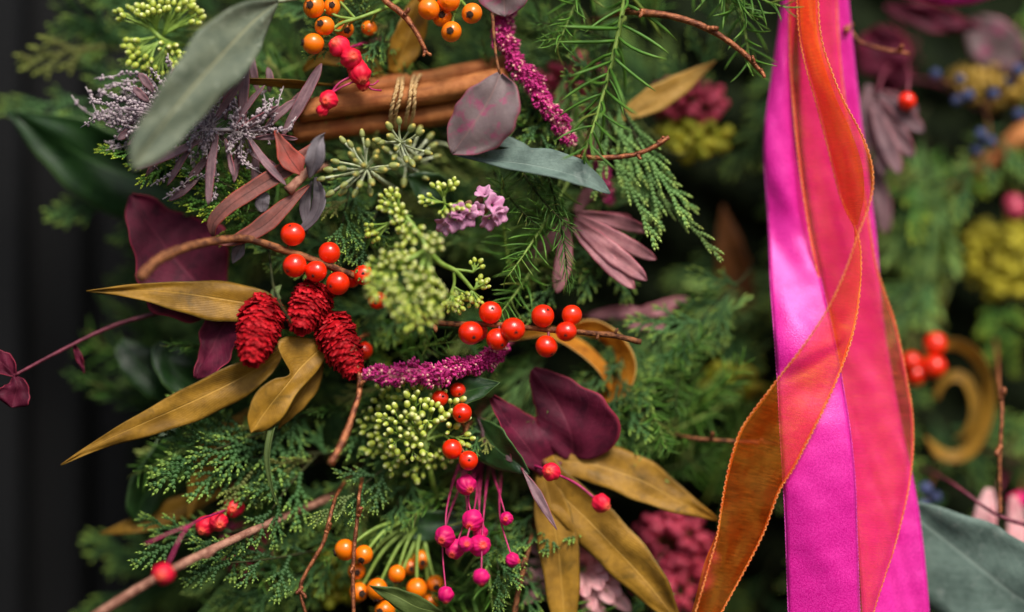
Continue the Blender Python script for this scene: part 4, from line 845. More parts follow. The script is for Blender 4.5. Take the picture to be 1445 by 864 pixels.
fr = [(692, 441, -10, 16.3, (.25, -1, .4)), (664, 470, -14, 16.8, (.35, -1, -.45)), (675, 468, 16, 14), (702, 479, -14, 15.8, (.6, -.9, -.7)), (724, 465, -24, 17, (.3, -1, -.3)), (766, 446, -10, 15.8, (.5, -.7, .6)), (807, 445, -6, 15.2, (.2, .8, -.4)), (799, 468, -22, 14.2, (-.1, -1, -.45)), (771, 489, -14, 15.6, (.6, -.5, -.9))]
t = bs('berry_branch', 'bare winterberry twig with eight orange red berries and a cut end', ax[0], fr, [(ax, [(0, 4), (.2, 7), (.36, 4.4), (.8, 4), (1, 4.2)], 'bark', 1.0)] + stalks(ax, fr, 'redstem', 2.0))
for p, q, s in (((868, 470, -10), (874, 460, -14), 5), ((844, 472, -8), (842, 482, -12), 5), ((612, 448, 0), (606, 440, -6), 9), ((612, 458, -2), (616, 470, -8), 8)):
    A = W(*p); d = (W(*q) - A).normalized(); b = MB(); b.ball(A + d * s * .6, (s * .5, s * .5, s), 7, 6, axis=d, fn=lambda th, ph: 1 + .15 * math.sin(3 * ph)); b.build('twig_bud', M['bark'], t)
fr = [(621, 562, 14, 12), (646, 551, 24, 11), (652, 583, 4, 14), (638, 634, 2, 14.5, (.2, .3, 1)), (661, 650, -6, 13.5, (.1, -1, .1))]
ax = [(690, 560, 220), (668, 590, 70), (655, 610, 30), (645, 625, 24)]
bs('berry_branch', 'five winterberries tucked around the green bud umbel', ax[0], fr, [(ax, 3, 'bark', .6)] + stalks(ax, fr))
fr = [(1320, 486, 170, 17), (1318, 518, 164, 18), (1286, 512, 172, 17), (1292, 530, 176, 16)]; ax = [(1330, 420, 330), (1312, 480, 200), (1300, 540, 188)]
bs('berry_branch', 'out of focus red berries right of the coral sheer ribbon edge', ax[0], fr, [(ax, 3, 'bark')] + stalks(ax, fr))
fr = [(1280, 143, 110, 14)]; ax = [(1270, 60, 300), (1282, 100, 150), (1281, 132, 116)]
bs('berry_branch', 'single red berry out of focus over the mauve finger leaves', ax[0], fr, [(ax, 2, 'redstem')])
fr = [(513, 495, 40, 13)]; ax = [(540, 470, 240), (520, 485, 70), (513, 494, 44)]
bs('berry_branch', 'lone dim red berry in the shade behind the third red cone', ax[0], fr, [(ax, 2, 'bark')])
def hips(label, loc, fruit, stems): return berries('rose_hip_sprig', label, 'rose hips', loc, fruit, HIP, M['hip'], CALYX, M['calyx'], 'calyx', 'rose_hip', stems)
hips('cluster of orange hips with black ends beside the grey eucalyptus leaf', (560, 10, 200),
     [(443, 10, -4, 15.5, (-.3, -1, .1)), (468, 10, 14, 13, (.1, -1, .1)), (474, -4, 30, 13), (458, 37, -8, 14, (-.4, -1, .2)), (442, 62, -14, 15, (-1, -.35, .1)), (486, 42, 24, 13), (521, 40, 34, 11, (-.2, .9, .3))],
     [([(600, -30, 260), (560, 2, 60), (532, 16, 10), (502, 27, -2), (480, 34, -4), (456, 52, -10)], [(0, 4), (1, 2.4)], 'greenstem'), ([(502, 27, -2), (478, 24, 6), (462, 16, 8), (446, 12, 0)], 2.2, 'greenstem'), ([(490, 32, -2), (480, 44, 10), (462, 40, -2)], 2.2, 'greenstem'), ([(532, 16, 10), (522, 34, 30)], 2, 'greenstem'), ([(502, 27, 0), (474, -4, 30)], 2, 'greenstem'), ([(500, 27, 0), (488, 40, 22)], 2, 'greenstem')])
hips('cluster of orange hips with black ends above the cinnamon sticks', (680, -40, 160),
     [(605, 13, -6, 15.5, (-.1, .9, .4)), (633, 1, -2, 15.5, (.2, .9, .4)), (624, 24, 14, 14), (666, 19, -2, 14.5, (-.2, -1, -.25)), (637, 45, -8, 14.5, (-.1, -1, 0)), (600, -8, 20, 14)],
     [([(700, -60, 240), (664, -20, 60), (650, 0, 24), (640, 18, 20)], 2.6, 'greenstem'), ([(650, 0, 24), (662, 14, 8)], 2.2, 'greenstem'), ([(640, 18, 20), (638, 38, 2)], 2.2, 'greenstem'), ([(650, 0, 24), (634, 2, 6)], 2.2, 'greenstem'), ([(640, 18, 20), (612, 14, 6)], 2.2, 'greenstem'), ([(650, 0, 24), (600, -8, 26)], 2, 'greenstem')])
fr = [(487, 776, 20, 15.5, (-1, -.2, -.3)), (513, 783, 30, 14), (503, 806, 46, 13), (532, 832, 34, 16, (0, -.3, -1)), (506, 836, 44, 14), (560, 810, 36, 12.5, (0, -.2, -1)), (588, 831, 40, 16, (0, -.3, -1)), (614, 824, 52, 12), (594, 790, 64, 13), (543, 862, 40, 15), (578, 800, 70, 12), (606, 850, 60, 13)]
H = (600, 730, 90)
hips('loose bunch of orange hips hanging on fresh green stalks beneath the magenta balls', (640, 660, 300), fr, [([(640, 650, 320), (616, 700, 130), H], 4, 'greenstem')] + [([H, (.45 * H[0] + .55 * f[0] + random.uniform(-8, 8), .5 * H[1] + .5 * f[1] - 10, .45 * H[2] + .55 * f[2] - 8), f[:3]], 2.6, 'greenstem') for f in fr])
def evers(label, loc, fruit, stems, mat='magenta', me=None):
    return berries('everlasting_sprig', label, 'dried flower', loc, fruit, me or EVER, M[mat], None, None, None, 'flower_head', [(p, r, 'magstem') for p, r in stems])
EVER2 = dup_mesh(EVER, 'everlasting_crimson')
fr = [(658, 684, 8, 14.5), (667, 734, 2, 14.5), (628, 757, -6, 14.5), (678, 752, 16, 11), (677, 770, 0, 15), (657, 768, -26, 11, (.2, -1, .1)), (642, 775, 2, 14), (679, 814, -30, 11, (0, -.4, -1)), (723, 790, -10, 10, (1, -.3, -.2)), (715, 732, 0, 9.5), (629, 839, -10, 11.5, (0, -.5, -1))]
H = (664, 700, 40)
evers('bunch of round magenta everlastings on drooping pink stalks', (690, 640, 260), fr, [([(690 + random.uniform(-20, 20), 600, 260), (.45 * f[0] + .55 * 676 + random.uniform(-16, 16), 655 + random.uniform(-16, 12), 90), (.85 * f[0] + .15 * 676 + random.uniform(-12, 12), .5 * f[1] + 332, f[2] * .5 + 26), f[:3]], 1.3) for f in fr])
evers('two magenta pink everlastings on one thin stalk over the forked gold leaf', (740, 650, 160), [(778, 666, -6, 12.5, (-.3, -1, .2)), (848, 710, -30, 12.5, (.8, -.7, -.4))], [([(700, 650, 260), (745, 655, 60), (778, 666, 0)], 2), ([(778, 666, 0), (812, 682, -22), (840, 704, -28)], 1.9)], 'crimson', EVER2)
evers('single crimson everlasting hanging on a forked stalk in front of the pinkish branch', (330, 690, 120), [(231, 810, -96, 14.5, (-.2, -1, -.1)), (308, 736, 30, 14), (290, 742, 40, 14), (330, 716, 44, 14)], [([(420, 660, 300), (330, 714, 60), (268, 742, -60), (240, 790, -92), (234, 800, -94)], 1.6), ([(266, 742, -62), (236, 754, -72), (205, 768, -76)], 1.6), ([(330, 714, 60), (300, 738, 40)], 2)], 'crimson', EVER2)
evers('string of crimson everlasting heads hanging in front of the cinnamon sticks', (520, 60, 120), [(479, 66, -8, 14.5, (-.4, -1, .5)), (495, 82, -12, 15, (.3, -1, .1)), (508, 104, -6, 15.5, (.3, -.6, -.8)), (502, 94, 8, 14), (464, 141, -16, 13, (-.3, -1, -.2)), (455, 156, -14, 8.5, (-.3, -.3, -1)), (512, 118, 0, 10, (.1, -.4, -1))],
      [([(580, 50, 260), (520, 60, 60), (488, 72, 4), (500, 92, 0), (508, 110, 0)], 2.2), ([(504, 104, 0), (478, 118, -12), (464, 138, -14)], 1.7), ([(508, 112, -2), (484, 122, -12), (464, 134, -14)], 1.5), ([(514, 116, 0), (524, 126, 2), (538, 128, 8)], 1.4), ([(516, 118, 0), (526, 120, 2), (534, 114, 6)], 1.4)], 'crimson', EVER2)
def ballcluster(name, label, cat, loc, c, rad, n, r, mat, me, dd=30, part='berry'):
    t = thing(name, label, cat, loc); C = W(*c); sm = MB(); L0 = WP(loc)
    sm.tube(spline([L0, L0.lerp(C, .6), C + Vector((0, dd, 0))], 14), [(0, 4), (1, 3)], 6)
    for i in range(n):
        a = random.uniform(0, 6.28); q = math.sqrt(random.random()); p = C + Vector((rad[0] * q * math.cos(a), -dd * math.sqrt(max(0, 1 - q * q)) + random.uniform(0, dd * .8), rad[1] * q * math.sin(a)))
        inst(part, me, mat, t, p, to_z(rand_dir()), r * random.uniform(.8, 1.15)); sm.tube([C + Vector((0, dd, 0)), C.lerp(p, .5) + Vector((0, dd * .3, 0)), p], 1.4, 4)
    sm.build('stem', M['bark'], t)
PEP = dup_mesh(HIP, 'pepper_berry'); PEP2 = dup_mesh(LUMP, 'yellow_floret'); PEP3 = dup_mesh(LUMP, 'yellow_green_floret'); BLU = dup_mesh(HIP, 'blue_berry')
ballcluster('pepper_berry_cluster', 'cluster of pink pepper berries out of focus above the yellow green flower', 'berries', (960, 200, 330), (972, 142, 160), (56, 34), 70, 7.5, M['pepper'], PEP)
ballcluster('pepper_berry_cluster', 'cluster of pink pepper berries out of focus behind the bright needle sprig', 'berries', (800, 180, 330), (806, 118, 130), (50, 44), 50, 8, M['pepper'], PEP)
ballcluster('pepper_berry_cluster', 'cluster of pink pepper berries out of focus beneath the forked gold leaf', 'berries', (950, 700, 330), (945, 790, 150), (66, 78), 150, 8, M['pepper'], PEP)
ballcluster('pepper_berry_cluster', 'small dark pink berry cluster out of focus under the upright copper twig', 'berries', (360, 780, 330), (345, 775, 120), (40, 40), 26, 9, M['pepper'], PEP)
ballcluster('yellow_flower_head', 'yellow green flower head out of focus left of the top of the ribbons', 'flower', (980, 240, 340), (978, 196, 170), (56, 34), 90, 8, M['yellowgreen'], PEP3, part='floret')
ballcluster('yellow_flower_head', 'bright yellow flower head out of focus right of the ribbons', 'flower', (1430, 380, 360), (1420, 365, 265), (64, 62), 170, 8, M['yellow'], PEP2, part='floret')
ballcluster('yellow_flower_head', 'dull yellow green flower head out of focus left of the upright copper twig', 'flower', (470, 760, 340), (474, 812, 110), (38, 48), 46, 9, M['yellowgreen'], PEP3, part='floret')
ballcluster('yellow_flower_head', 'ochre flower head out of focus among the blue berries', 'flower', (1410, 130, 360), (1400, 118, 250), (60, 36), 60, 9, M['ochre'], dup_mesh(LUMP, 'ochre_floret'), part='floret')
ballcluster('yellow_flower_head', 'faint yellow flower head in the shade left of the lower sheer ribbon', 'flower', (1010, 560, 340), (1030, 540, 170), (46, 30), 24, 9, M['yellowgreen'], PEP3, part='floret')
berries('juniper_berry_twig', 'scattered blue juniper berries out of focus on a yellow flower twig', 'berries', (1400, 160, 360), [(x, y, 185 + random.uniform(-20, 20), random.uniform(7.5, 10)) for x, y in ((1320, 105), (1355, 112), (1350, 142), (1366, 135), (1402, 133), (1425, 116), (1437, 99), (1438, 162), (1378, 212), (1398, 200), (1384, 190), (1304, 690), (1302, 715)) if y < 400], BLU, M['blueberry'], None, None, None, 'berry',
        [([(1400, 160, 360), (1390, 150, 210), (1330, 112, 190)], 2, 'bark'), ([(1390, 150, 210), (1440, 110, 190)], 2, 'bark'), ([(1390, 150, 210), (1400, 205, 190)], 2, 'bark')])
berries('juniper_berry_twig', 'pair of blue juniper berries out of focus by the edge of the coral ribbon', 'berries', (1330, 660, 330), [(1306, 690, 140, 10), (1303, 714, 136, 10), (1320, 702, 146, 9)], BLU, M['blueberry'], None, None, None, 'berry', [([(1330, 640, 330), (1316, 680, 170), (1306, 712, 144)], 2, 'bark')])
ballcluster('everlasting_sprig', 'pink everlasting out of focus near the right edge of the dangling copper twig', 'dried flower', (1450, 660, 330), (1440, 706, 170), (10, 8), 3, 12, M['magenta'], EVER, dd=10, part='flower_head')
ballcluster('everlasting_sprig', 'dusty pink everlasting out of focus above the bright yellow flower head', 'dried flower', (1430, 260, 330), (1428, 294, 190), (10, 8), 3, 15, M['pepper'], PEP, dd=10, part='flower_head')

# ------------------------------------------------------------------ green buds
def cluster(root, sm, hub, ctr, rad, n, r, me, mat, out=.6, sr=1.5, taken=None):
    hub, ctr = WP(hub), WP(ctr); ax = (ctr - hub).normalized(); rr = rad if isinstance(rad, (tuple, list)) else (rad, rad * .8, rad)
    done = [] if taken is None else taken
    for i in range(n):
        for tr in range(30):
            d = rand_dir()
            if d.dot(ax) < -.2: d = -d
            q = random.uniform(.4, 1.15); p = ctr + Vector((d.x * rr[0], d.y * rr[1], d.z * rr[2])) * q
            if all(math.hypot(p.x - e.x, p.z - e.z) > r * 1.55 or abs(p.y - e.y) > 3.2 * r for e in done): break
        else: continue
        done.append(p)
        m = hub.lerp(ctr, .45) + (p - ctr) * .25; sm.tube(spline([hub, m, p], 5), [(0, sr), (1, sr * .7)], 5)
        dr = ((p - m).normalized() + rand_dir() * .3).normalized(); s = r * random.uniform(.7, 1.15); inst('bud', me, mat, root, p, to_z(dr), s)
t = thing('bud_panicle', 'branching panicle of yellow green buds left of the pink statice, partly out of focus', 'bud flower', (600, 470, 120)); sm = MB()
J = (602, 352, -46)
sm.tube(spline([(640, 480, 240), (628, 420, 40), (608, 380, -30), J, (588, 326, -34), (568, 300, -24)], 30), [(0, 4), (.5, 5.2), (1, 3.4)], 7)
sm.tube(spline([J, (622, 372, -34), (642, 382, -22), (656, 396, -16), (668, 410, -12)], 16), [(0, 4.6), (1, 2.6)], 7)
sm.tube(spline([(638, 380, -24), (655, 382, -18), (668, 384, -16)], 8), 2.2, 6); sm.tube(spline([(640, 382, -22), (641, 400, -18), (636, 416, -16)], 8), 2.4, 6)
sm.tube(spline([J, (580, 365, -64), (555, 378, -50)], 10), [(0, 4), (1, 3)], 6); sm.tube(spline([J, (594, 380, -70), (585, 410, -62)], 10), [(0, 4), (1, 3)], 6); sm.tube(spline([J, (606, 385, -64), (612, 420, -54)], 10), [(0, 4), (1, 3)], 6)
bm_ = (BUD, M['bud'])
for hub, c, rad, n, r in [((570, 302, -24), (552, 285, -26), 17, 24, 4.6), ((566, 306, -26), (562, 300, -34), 13, 12, 4.6), ((556, 312, -24), (528, 326, -18), 13, 14, 4.2), ((576, 312, -30), (570, 316, -30), 14, 12, 4.5), ((582, 322, -40), (582, 330, -56), 15, 12, 5.2), ((604, 350, -50), (612, 344, -70), 13, 10, 5.2),
                          ((555, 378, -80), (545, 378, -90), 26, 26, 5), ((560, 380, -80), (540, 408, -98), 24, 26, 5), ((585, 410, -92), (572, 420, -106), 28, 30, 5), ((585, 405, -92), (592, 398, -104), 22, 22, 5), ((612, 420, -84), (616, 424, -96), 24, 24, 5), ((585, 412, -92), (590, 446, -100), 22, 22, 5), ((560, 384, -80), (566, 368, -92), 20, 18, 5),
                          ((668, 384, -16), (672, 376, -14), 10, 10, 4.2), ((668, 410, -12), (678, 400, -10), 12, 14, 4.2), ((666, 408, -12), (668, 420, -12), 14, 16, 4.2), ((636, 416, -16), (640, 426, -16), 15, 18, 4.2), ((640, 404, -18), (652, 416, -16), 10, 10, 4.2)]:
    up = lambda p: (p[0], p[1], p[2] + 30 if p[2] < -72 else p[2])
    cluster(t, sm, up(hub), up(c), rad, int(n * (.75 if c[2] < -72 else 1)), r, *bm_)
sm.build('stem', M['greenstem'], t)
t = thing('bud_panicle', 'small sharp cluster of green buds touching the pink statice', 'bud flower', (640, 330, 120)); sm = MB()
sm.tube(spline([(660, 340, 240), (640, 310, 40), (628, 292, -6), (626, 276, -16)], 16), [(0, 3.4), (1, 2.4)], 6)
for hub, c, rad, n, r in [((627, 284, -12), (624, 264, -22), (16, 8, 7), 12, 4.3), ((626, 286, -12), (606, 284, -22), (15, 8, 9), 11, 4.2), ((628, 288, -10), (644, 293, -20), (16, 8, 7), 12, 4.2), ((628, 290, -12), (628, 300, -24), 9, 5, 4.2), ((626, 276, -16), (636, 262, -20), 10, 6, 4.2)]: cluster(t, sm, hub, c, rad, n, r, *bm_)
sm.build('stem', M['greenstem'], t)
t = thing('bud_panicle', 'yellow green bud panicle at the top behind the long eucalyptus leaf', 'bud flower', (260, 60, 160)); sm = MB()
sm.tube(spline([(360, 100, 330), (280, 70, 120), (236, 60, 48), (212, 40, 40)], 16), [(0, 4), (1, 3)], 6)
for hub, c, rad, n, r in [((222, 46, 42), (185, 22, 34), (22, 10, 12), 18, 5), ((222, 44, 42), (214, 14, 30), (22, 10, 14), 22, 5), ((230, 50, 42), (246, 10, 34), (26, 12, 14), 24, 5), ((220, 52, 42), (190, 62, 34), (18, 10, 12), 18, 5), ((226, 58, 42), (200, 80, 34), (20, 10, 14), 22, 5), ((238, 60, 44), (238, 68, 28), (14, 8, 12), 10, 5), ((230, 50, 42), (268, 22, 36), (16, 8, 14), 14, 5), ((232, 66, 44), (222, 98, 36), (16, 8, 12), 12, 5), ((232, 60, 40), (250, 84, 30), (14, 8, 12), 10, 5)]: cluster(t, sm, hub, c, rad, n, r, *bm_)
sm.build('stem', M['greenstem'], t)
t = thing('bud_umbel', 'round lime green umbel of tiny buds on forking stalks below the magenta flower spike', 'bud flower', (612, 700, 120)); sm = MB()
HB = W(598, 622, 34); sm.tube(spline([(640, 760, 300), (616, 700, 90), (606, 660, 46), HB], 20), [(0, 4), (1, 4)], 7)
subs = []
for a, q, dd in [(i * 6.283 / 10 + .2, 1.0, 16) for i in range(10)] + [(i * 6.283 / 6 + .5, .54, -12) for i in range(6) if i not in (0,)] + [(4.2, .15, -20)]:
    sx_, sy_ = 585 + 60 * q * math.cos(a), 604 + 54 * q * math.sin(a); subs.append(Vector((sx_, sy_, dd + (26 if q == 1 and (sx_ < 560 or sy_ > 630) else 0))))
hubs2 = []
for sx in subs:
    H2 = W(sx.x + (592 - sx.x) * .35, sx.y + (612 - sx.y) * .35, sx.z + 20); hubs2.append(H2); sm.tube(spline([HB, HB.lerp(H2, .55) + Vector((0, 4, 0)), H2], 8), [(0, 3), (1, 2)], 6)
taken = []
for sx, H2 in zip(subs, hubs2):
    for k in range(3):
        a = k * 2.1 + random.uniform(0, .8); c = (sx.x + 11 * math.cos(a), sx.y + 10 * math.sin(a), sx.z + random.uniform(-7, 7)); h3 = W(*c).lerp(H2, .45); sm.tube([H2, h3], [(0, 1.9), (1, 1.4)], 5)
        cluster(t, sm, h3, W(*c), (14, 9, 13), random.randint(3, 4), 5.1, *bm_, sr=1.2, taken=taken)
sm.build('stem', M['greenstem'], t)
def umbel(label, hub, ends, dd, r, loc, blur=0):
    t = thing('pale_umbel', label, 'bud flower', loc); sm = MB(); Hh = W(*hub)
    sm.tube(spline([loc, (hub[0] * .7 + loc[0] * .3, hub[1] * .7 + loc[1] * .3, hub[2] + 40), Hh], 12), [(0, 3.4), (1, 3.6)], 6); sm.ball(Hh, 4.2, 8, 6)
    for (x, y) in ends:
        k = math.hypot(x - hub[0], y - hub[1]); d = hub[2] - dd * max(.1, 1 - (k / 46) ** 2) + random.uniform(-4, 4); p = W(x, y, d); v = (p - Hh).normalized()
        sm.tube(spline([Hh, Hh.lerp(p, .5) + rand_dir() * 1.5, p], 6), [(0, 2.0), (.7, 1.7), (1, 2.4)], 6); inst('bud', PBUD, M['budpale'], t, p + v * r * .6, to_z(v), r * random.uniform(.85, 1.12))
    sm.build('stem', M['palestem'], t)
Z2 = lambda L: [(350 + x / 2.88, y / 2.88) for x, y in L]
umbel('pale grey green umbel of club shaped buds below the cinnamon sticks, sharp', (517, 239, -6), Z2([(310, 725), (345, 780), (395, 770), (440, 775), (495, 770), (500, 735), (458, 742), (580, 675), (512, 648), (485, 595), (465, 555), (422, 597), (393, 580), (368, 660), (395, 686), (445, 660), (472, 676), (445, 705), (340, 690), (430, 640), (516, 632), (350, 720), (400, 745), (540, 690), (455, 625)]), 34, 6.0, (600, 300, 240))
umbel('pale grey green umbel next to the jute twine of the cinnamon', (566, 202, 10), Z2([(552, 580), (580, 522), (615, 503), (660, 528), (690, 545), (720, 617), (662, 655), (598, 630), (605, 600), (650, 577), (536, 572), (585, 560), (640, 640)]), 28, 6.0, (630, 260, 240))
umbel('out of focus pale umbel tucked behind the two sharper ones', (572, 232, 56), [(548, 214), (604, 196), (612, 222), (596, 248), (570, 254), (540, 240), (556, 200), (590, 188), (586, 226), (560, 236), (608, 208), (576, 210)], 20, 6, (620, 280, 260))

# ------------------------------------------------------------------ red cones
def bract_mesh(k):
    rs = random.Random(k); mb = MB(); rows, cs = [], []
    for i in range(7):
        t_ = i / 6; w_ = (.22, .40, .54, .60, .56, .40, .12)[i]; row = []
        for j in range(7):
            s = -1 + j / 3; rag = rs.uniform(-.10, .14) if i == 6 else 0
            row.append(Vector((s * w_, -.26 * (1 - s * s) * (1 - .5 * t_) - .20 * t_ * t_ + .10 * t_ * math.sin(6 * s + k), t_ * 1.0 - .10 * s * s * t_ + rag + .05 * t_ * math.sin(5 * s + 2 * k)))); cs.append((t_, j / 6, .5))
        rows.append(row)
    mb.grid(rows, cs); return mb.mesh('bract')
BRACTS = [bract_mesh(k) for k in range(4)]
def cone(label, a, b, rad, n, loc):
    t = thing('red_cone_flower', label, 'dried flower', loc); A, B = W(*a), W(*b); X = (B - A).normalized(); L = (B - A).length; Sd = X.orthogonal().normalized(); S2 = X.cross(Sd)
    core = MB(); prof = [(0, .55), (.12, .88), (.35, 1.0), (.6, .9), (.82, .62), (1, .22)]
    core.tube([A.lerp(B, i / 12) for i in range(13)], [(t_, rad * .80 * w_) for t_, w_ in prof], 14); core.build('core', M['conecore'], t)
    stem(t, [loc, WP(loc).lerp(A, .7), A], 3, M['darkstem'])
    for i in range(n):
        t_ = (i + .5) / n; t_ = t_ ** .94; az = i * 2.39996 + random.uniform(-.12, .12); rr = rad * lerp_table(prof, t_) * .80; o = Sd * math.cos(az) + S2 * math.sin(az)
        p = A + X * (L * t_ - 4) + o * rr; sp = R(40 - 34 * t_ + random.uniform(-12, 12)); z = (X * math.cos(sp) + o * math.sin(sp)).normalized(); x = X.cross(o).normalized(); y = z.cross(x)
        # the bract's bulging side (-y) faces outwards
        if y.dot(o) > 0: y = -y; x = -x
        m = Matrix((x, y, z)).transposed().to_quaternion() @ Euler((0, 0, random.uniform(-.25, .25))).to_quaternion(); s = random.uniform(11, 15.5) * (1 - .1 * t_); inst('bract', BRACTS[i % 4], M['cone'], t, p, m, (s * random.uniform(1.1, 1.6), s * random.uniform(.8, 1.5), s))
    return t
cone('red papery cone flower beside the gold leaf tips, the largest of three', (376, 426, 16), (354, 508, -30), 28, 280, (470, 420, 300))
cone('red papery cone flower in the middle of three under the red berries', (446, 410, 24), (424, 462, -20), 25, 220, (500, 420, 300))
cone('red papery cone flower touching the shiny copper twig', (464, 450, 24), (499, 526, -12), 24, 250, (520, 440, 300))

# ------------------------------------------------------------------ flower spikes of tiny florets
def spike(label, path, rad, n, mat, loc, tipmat=None):
    t = thing('amaranth_spike', label, 'flower spike', loc); P = spline(path, 80); c = MB(); c.tube(P, [(u, r * .6) for u, r in rad], 8); c.build('core', mat, t); stem(t, [loc, WP(loc).lerp(P[0], .6), P[0]], 3, M['redstem'])
    f = MB()
    for i in range(n):
        u = random.random(); k = int(u * 79); T = (P[k + 1] - P[k]).normalized(); o = rand_dir(); o = (o - T * o.dot(T)).normalized(); rr = lerp_table(rad, u); lump = (.86 + .2 * math.sin(u * 23 + 3 * math.atan2(o.z, o.x))) + .14 * math.sin(u * 61 - 2 * math.atan2(o.z, o.x) + 1)
        p = P[k] + o * rr * lump * random.uniform(.6, 1.22); d = (o + T * .5 + rand_dir() * .5).normalized(); s = random.uniform(2.0, 3.3)
        tp = random.choice((.1, .2, .3, .4, .5, .55, .6, .95)); f.spindle(p - d * s, p + d * s * 1.6, d.orthogonal().normalized(), d.cross(d.orthogonal()).normalized(), s * .8, s * .8, tp, tp, .5)
    tag(f.build('floret', mat, t), kind='stuff')
spike('magenta amaranth spike lying across above the lime green umbel', [(715, 488, 40), (690, 506, 26), (650, 520, 8), (605, 528, -4), (560, 528, -10), (508, 530, -12)], [(0, 9), (.2, 14), (.32, 12), (.5, 17), (.75, 15), (.92, 11), (1, 5)], 1900, M['amaranth'], (760, 460, 260))
spike('magenta amaranth spike hanging beside the round plum eucalyptus leaf', [(708, 16, 44), (716, 66, 38), (738, 100, 34), (765, 138, 30), (790, 176, 28), (812, 206, 26)], [(0, 14), (.2, 16), (.3, 12), (.5, 15), (.68, 12), (.85, 13), (1, 6)], 1600, M['amaranth'], (700, -60, 280))
spike('blurred pink amaranth spike hanging behind the rose finger leaves', [(830, 190, 90), (846, 240, 84), (862, 290, 84)], [(0, 12), (.6, 12), (1, 6)], 700, M['amarpink'], (800, 140, 300))

# ------------------------------------------------------------------ statice
t = thing('statice_flower', 'pink papery statice flower with two frilled heads', 'flower', (700, 330, 120)); stem(t, [(720, 360, 260), (700, 320, 60), (670, 296, 6)], 2.6, M['greenstem'])
def floret(c, d, s):
    C = W(*c); D_ = Vector(d).normalized(); X = D_.orthogonal().normalized(); Y = D_.cross(X); rows, cs = [], []; ph = random.uniform(0, 6)
    for i in range(6):
        u = i / 5; row = []
        for j in range(25):
            a = 2 * math.pi * j / 24; rr = s * (.16 + .95 * u ** 1.4) * (1 + (.16 * math.sin(5 * a + ph) + .05 * math.sin(13 * a)) * u); row.append(C + D_ * (s * (u * 1.0 - .28 * u * u + .14 * u * math.sin(5 * a + ph + 1))) + (X * math.cos(a) + Y * math.sin(a)) * rr); cs.append((u, j / 24, ph / 6))
        rows.append(row)
    b = MB(); b.grid(rows, cs); b.build('floret', M['statice'], t, solid=.5)
for c, d, s in [((630, 316, -8), (-.6, -.7, -.5), 14), ((642, 310, -14), (-.1, -.9, -.5), 16), ((656, 306, -14), (.3, -.8, -.5), 15), ((648, 300, -18), (0, -.9, .2), 13), ((684, 276, -6), (-.2, -.7, .8), 13), ((694, 290, -12), (.5, -.8, .2), 16), ((700, 302, -10), (.7, -.7, -.3), 15), ((690, 308, -12), (.2, -.8, -.7), 15), ((676, 296, -4), (-.2, -.8, 0), 11), ((664, 300, -8), (.1, -.8, .2), 11)]: floret(c, d, s * .86)
b = MB()
for x, y in ((660, 290), (676, 284), (640, 296), (668, 300), (684, 296)): b.ball(W(x, y, 2), (6, 6, 11), 8, 6, axis=Vector((.3, -.6, .4)))
b.build('calyx', M['staticecup'], t)

# ------------------------------------------------------------------ evergreens that can be told apart
def ev(key, a, b, roll, label, name='cedar_sprig', cat='cedar sprig'): return place(key, a, b, roll, label, name=name, cat=cat)
ev('l1', (372, 286, 30), (232, 236, 0), 10, 'bright lime green cedar sprig under the dried mauve flowers')
ev('l1', (380, 300, 40), (244, 292, 14), -10, 'lime green cedar tip beside the coral dried leaf')
ev('l1', (260, 230, 40), (140, 218, 12), 20, 'small lime cedar tip poking out under the tip of the long eucalyptus leaf')
ev('c2', (500, 250, 60), (452, 372, -6), 0, 'blue green cedar fan drooping onto the red berry cluster')
ev('c1', (540, 270, 70), (508, 400, -10), 10, 'blue green cedar spray whose tip hangs over the last red berries')
ev('c1', (545, 70, 60), (424, 76, 8), 10, 'cedar tip reaching left below the orange hips of the eucalyptus side')
ev('c2', (560, 20, 70), (500, 84, 10), -14, 'cedar fan behind the crimson everlasting string')
ev('c1', (420, 590, 60), (205, 690, 6), 0, 'large blue green cedar spray pointing down left below the long gold leaf')
ev('c3', (460, 640, 70), (200, 640, 26), 12, 'broad cedar spray behind the forked gold leaf')
ev('c2', (440, 650, 60), (316, 770, 0), -12, 'cedar spray drooping toward the pinkish branch')
ev('c1', (370, 740, 70), (180, 796, 10), 10, 'thin cedar tip behind the forked crimson stalk')
ev('c2', (560, 650, 60), (436, 726, 0), 6, 'small sharp cedar fan left of the lime green umbel stem')
ev('c1', (430, 780, 50), (252, 822, -20), 16, 'light green cedar tips below the pinkish branch')
ev('c2', (700, 740, 70), (692, 868, -4), 8, 'cedar tip hanging under the magenta everlastings')
ev('c1', (760, 700, 80), (726, 820, 20), -10, 'cedar spray between the magenta everlastings and the forked gold leaf')
ev('c2', (700, 600, 60), (628, 640, 4), 20, 'cedar tip lying over the two low winterberries')
ev('c2', (590, 660, 90), (520, 760, 40), 14, 'shaded cedar fan left of the green hip stalks')
ev('c2', (772, 140, 60), (742, 268, 20), 10, 'cedar fan under the hanging magenta spike')
ev('c1', (330, 80, 160), (20, 84, 130), 6, 'blurred cedar spray reaching left over the black door at the top')
ev('c3', (300, 20, 170), (60, 20, 130), -10, 'blurred cedar spray along the top edge beside the lime buds')
ev('c2', (260, 130, 180), (2, 130, 150), 10, 'blurred cedar spray lowest of the three at the top by the door')
ev('c1', (300, 310, 190), (58, 300, 150), 6, 'blurred cedar tip below the broad dark leaf')
JN = dict(name='juniper_sprig', cat='juniper sprig')
ev('j1', (850, 120, 70), (880, 340, 20), 0, 'pale green juniper sprig hanging beside the bright needle stem', **JN)
ev('j2', (868, 130, 60), (962, 330, 26), 10, 'pale green juniper sprig hanging toward the dusty rose leaves', **JN)
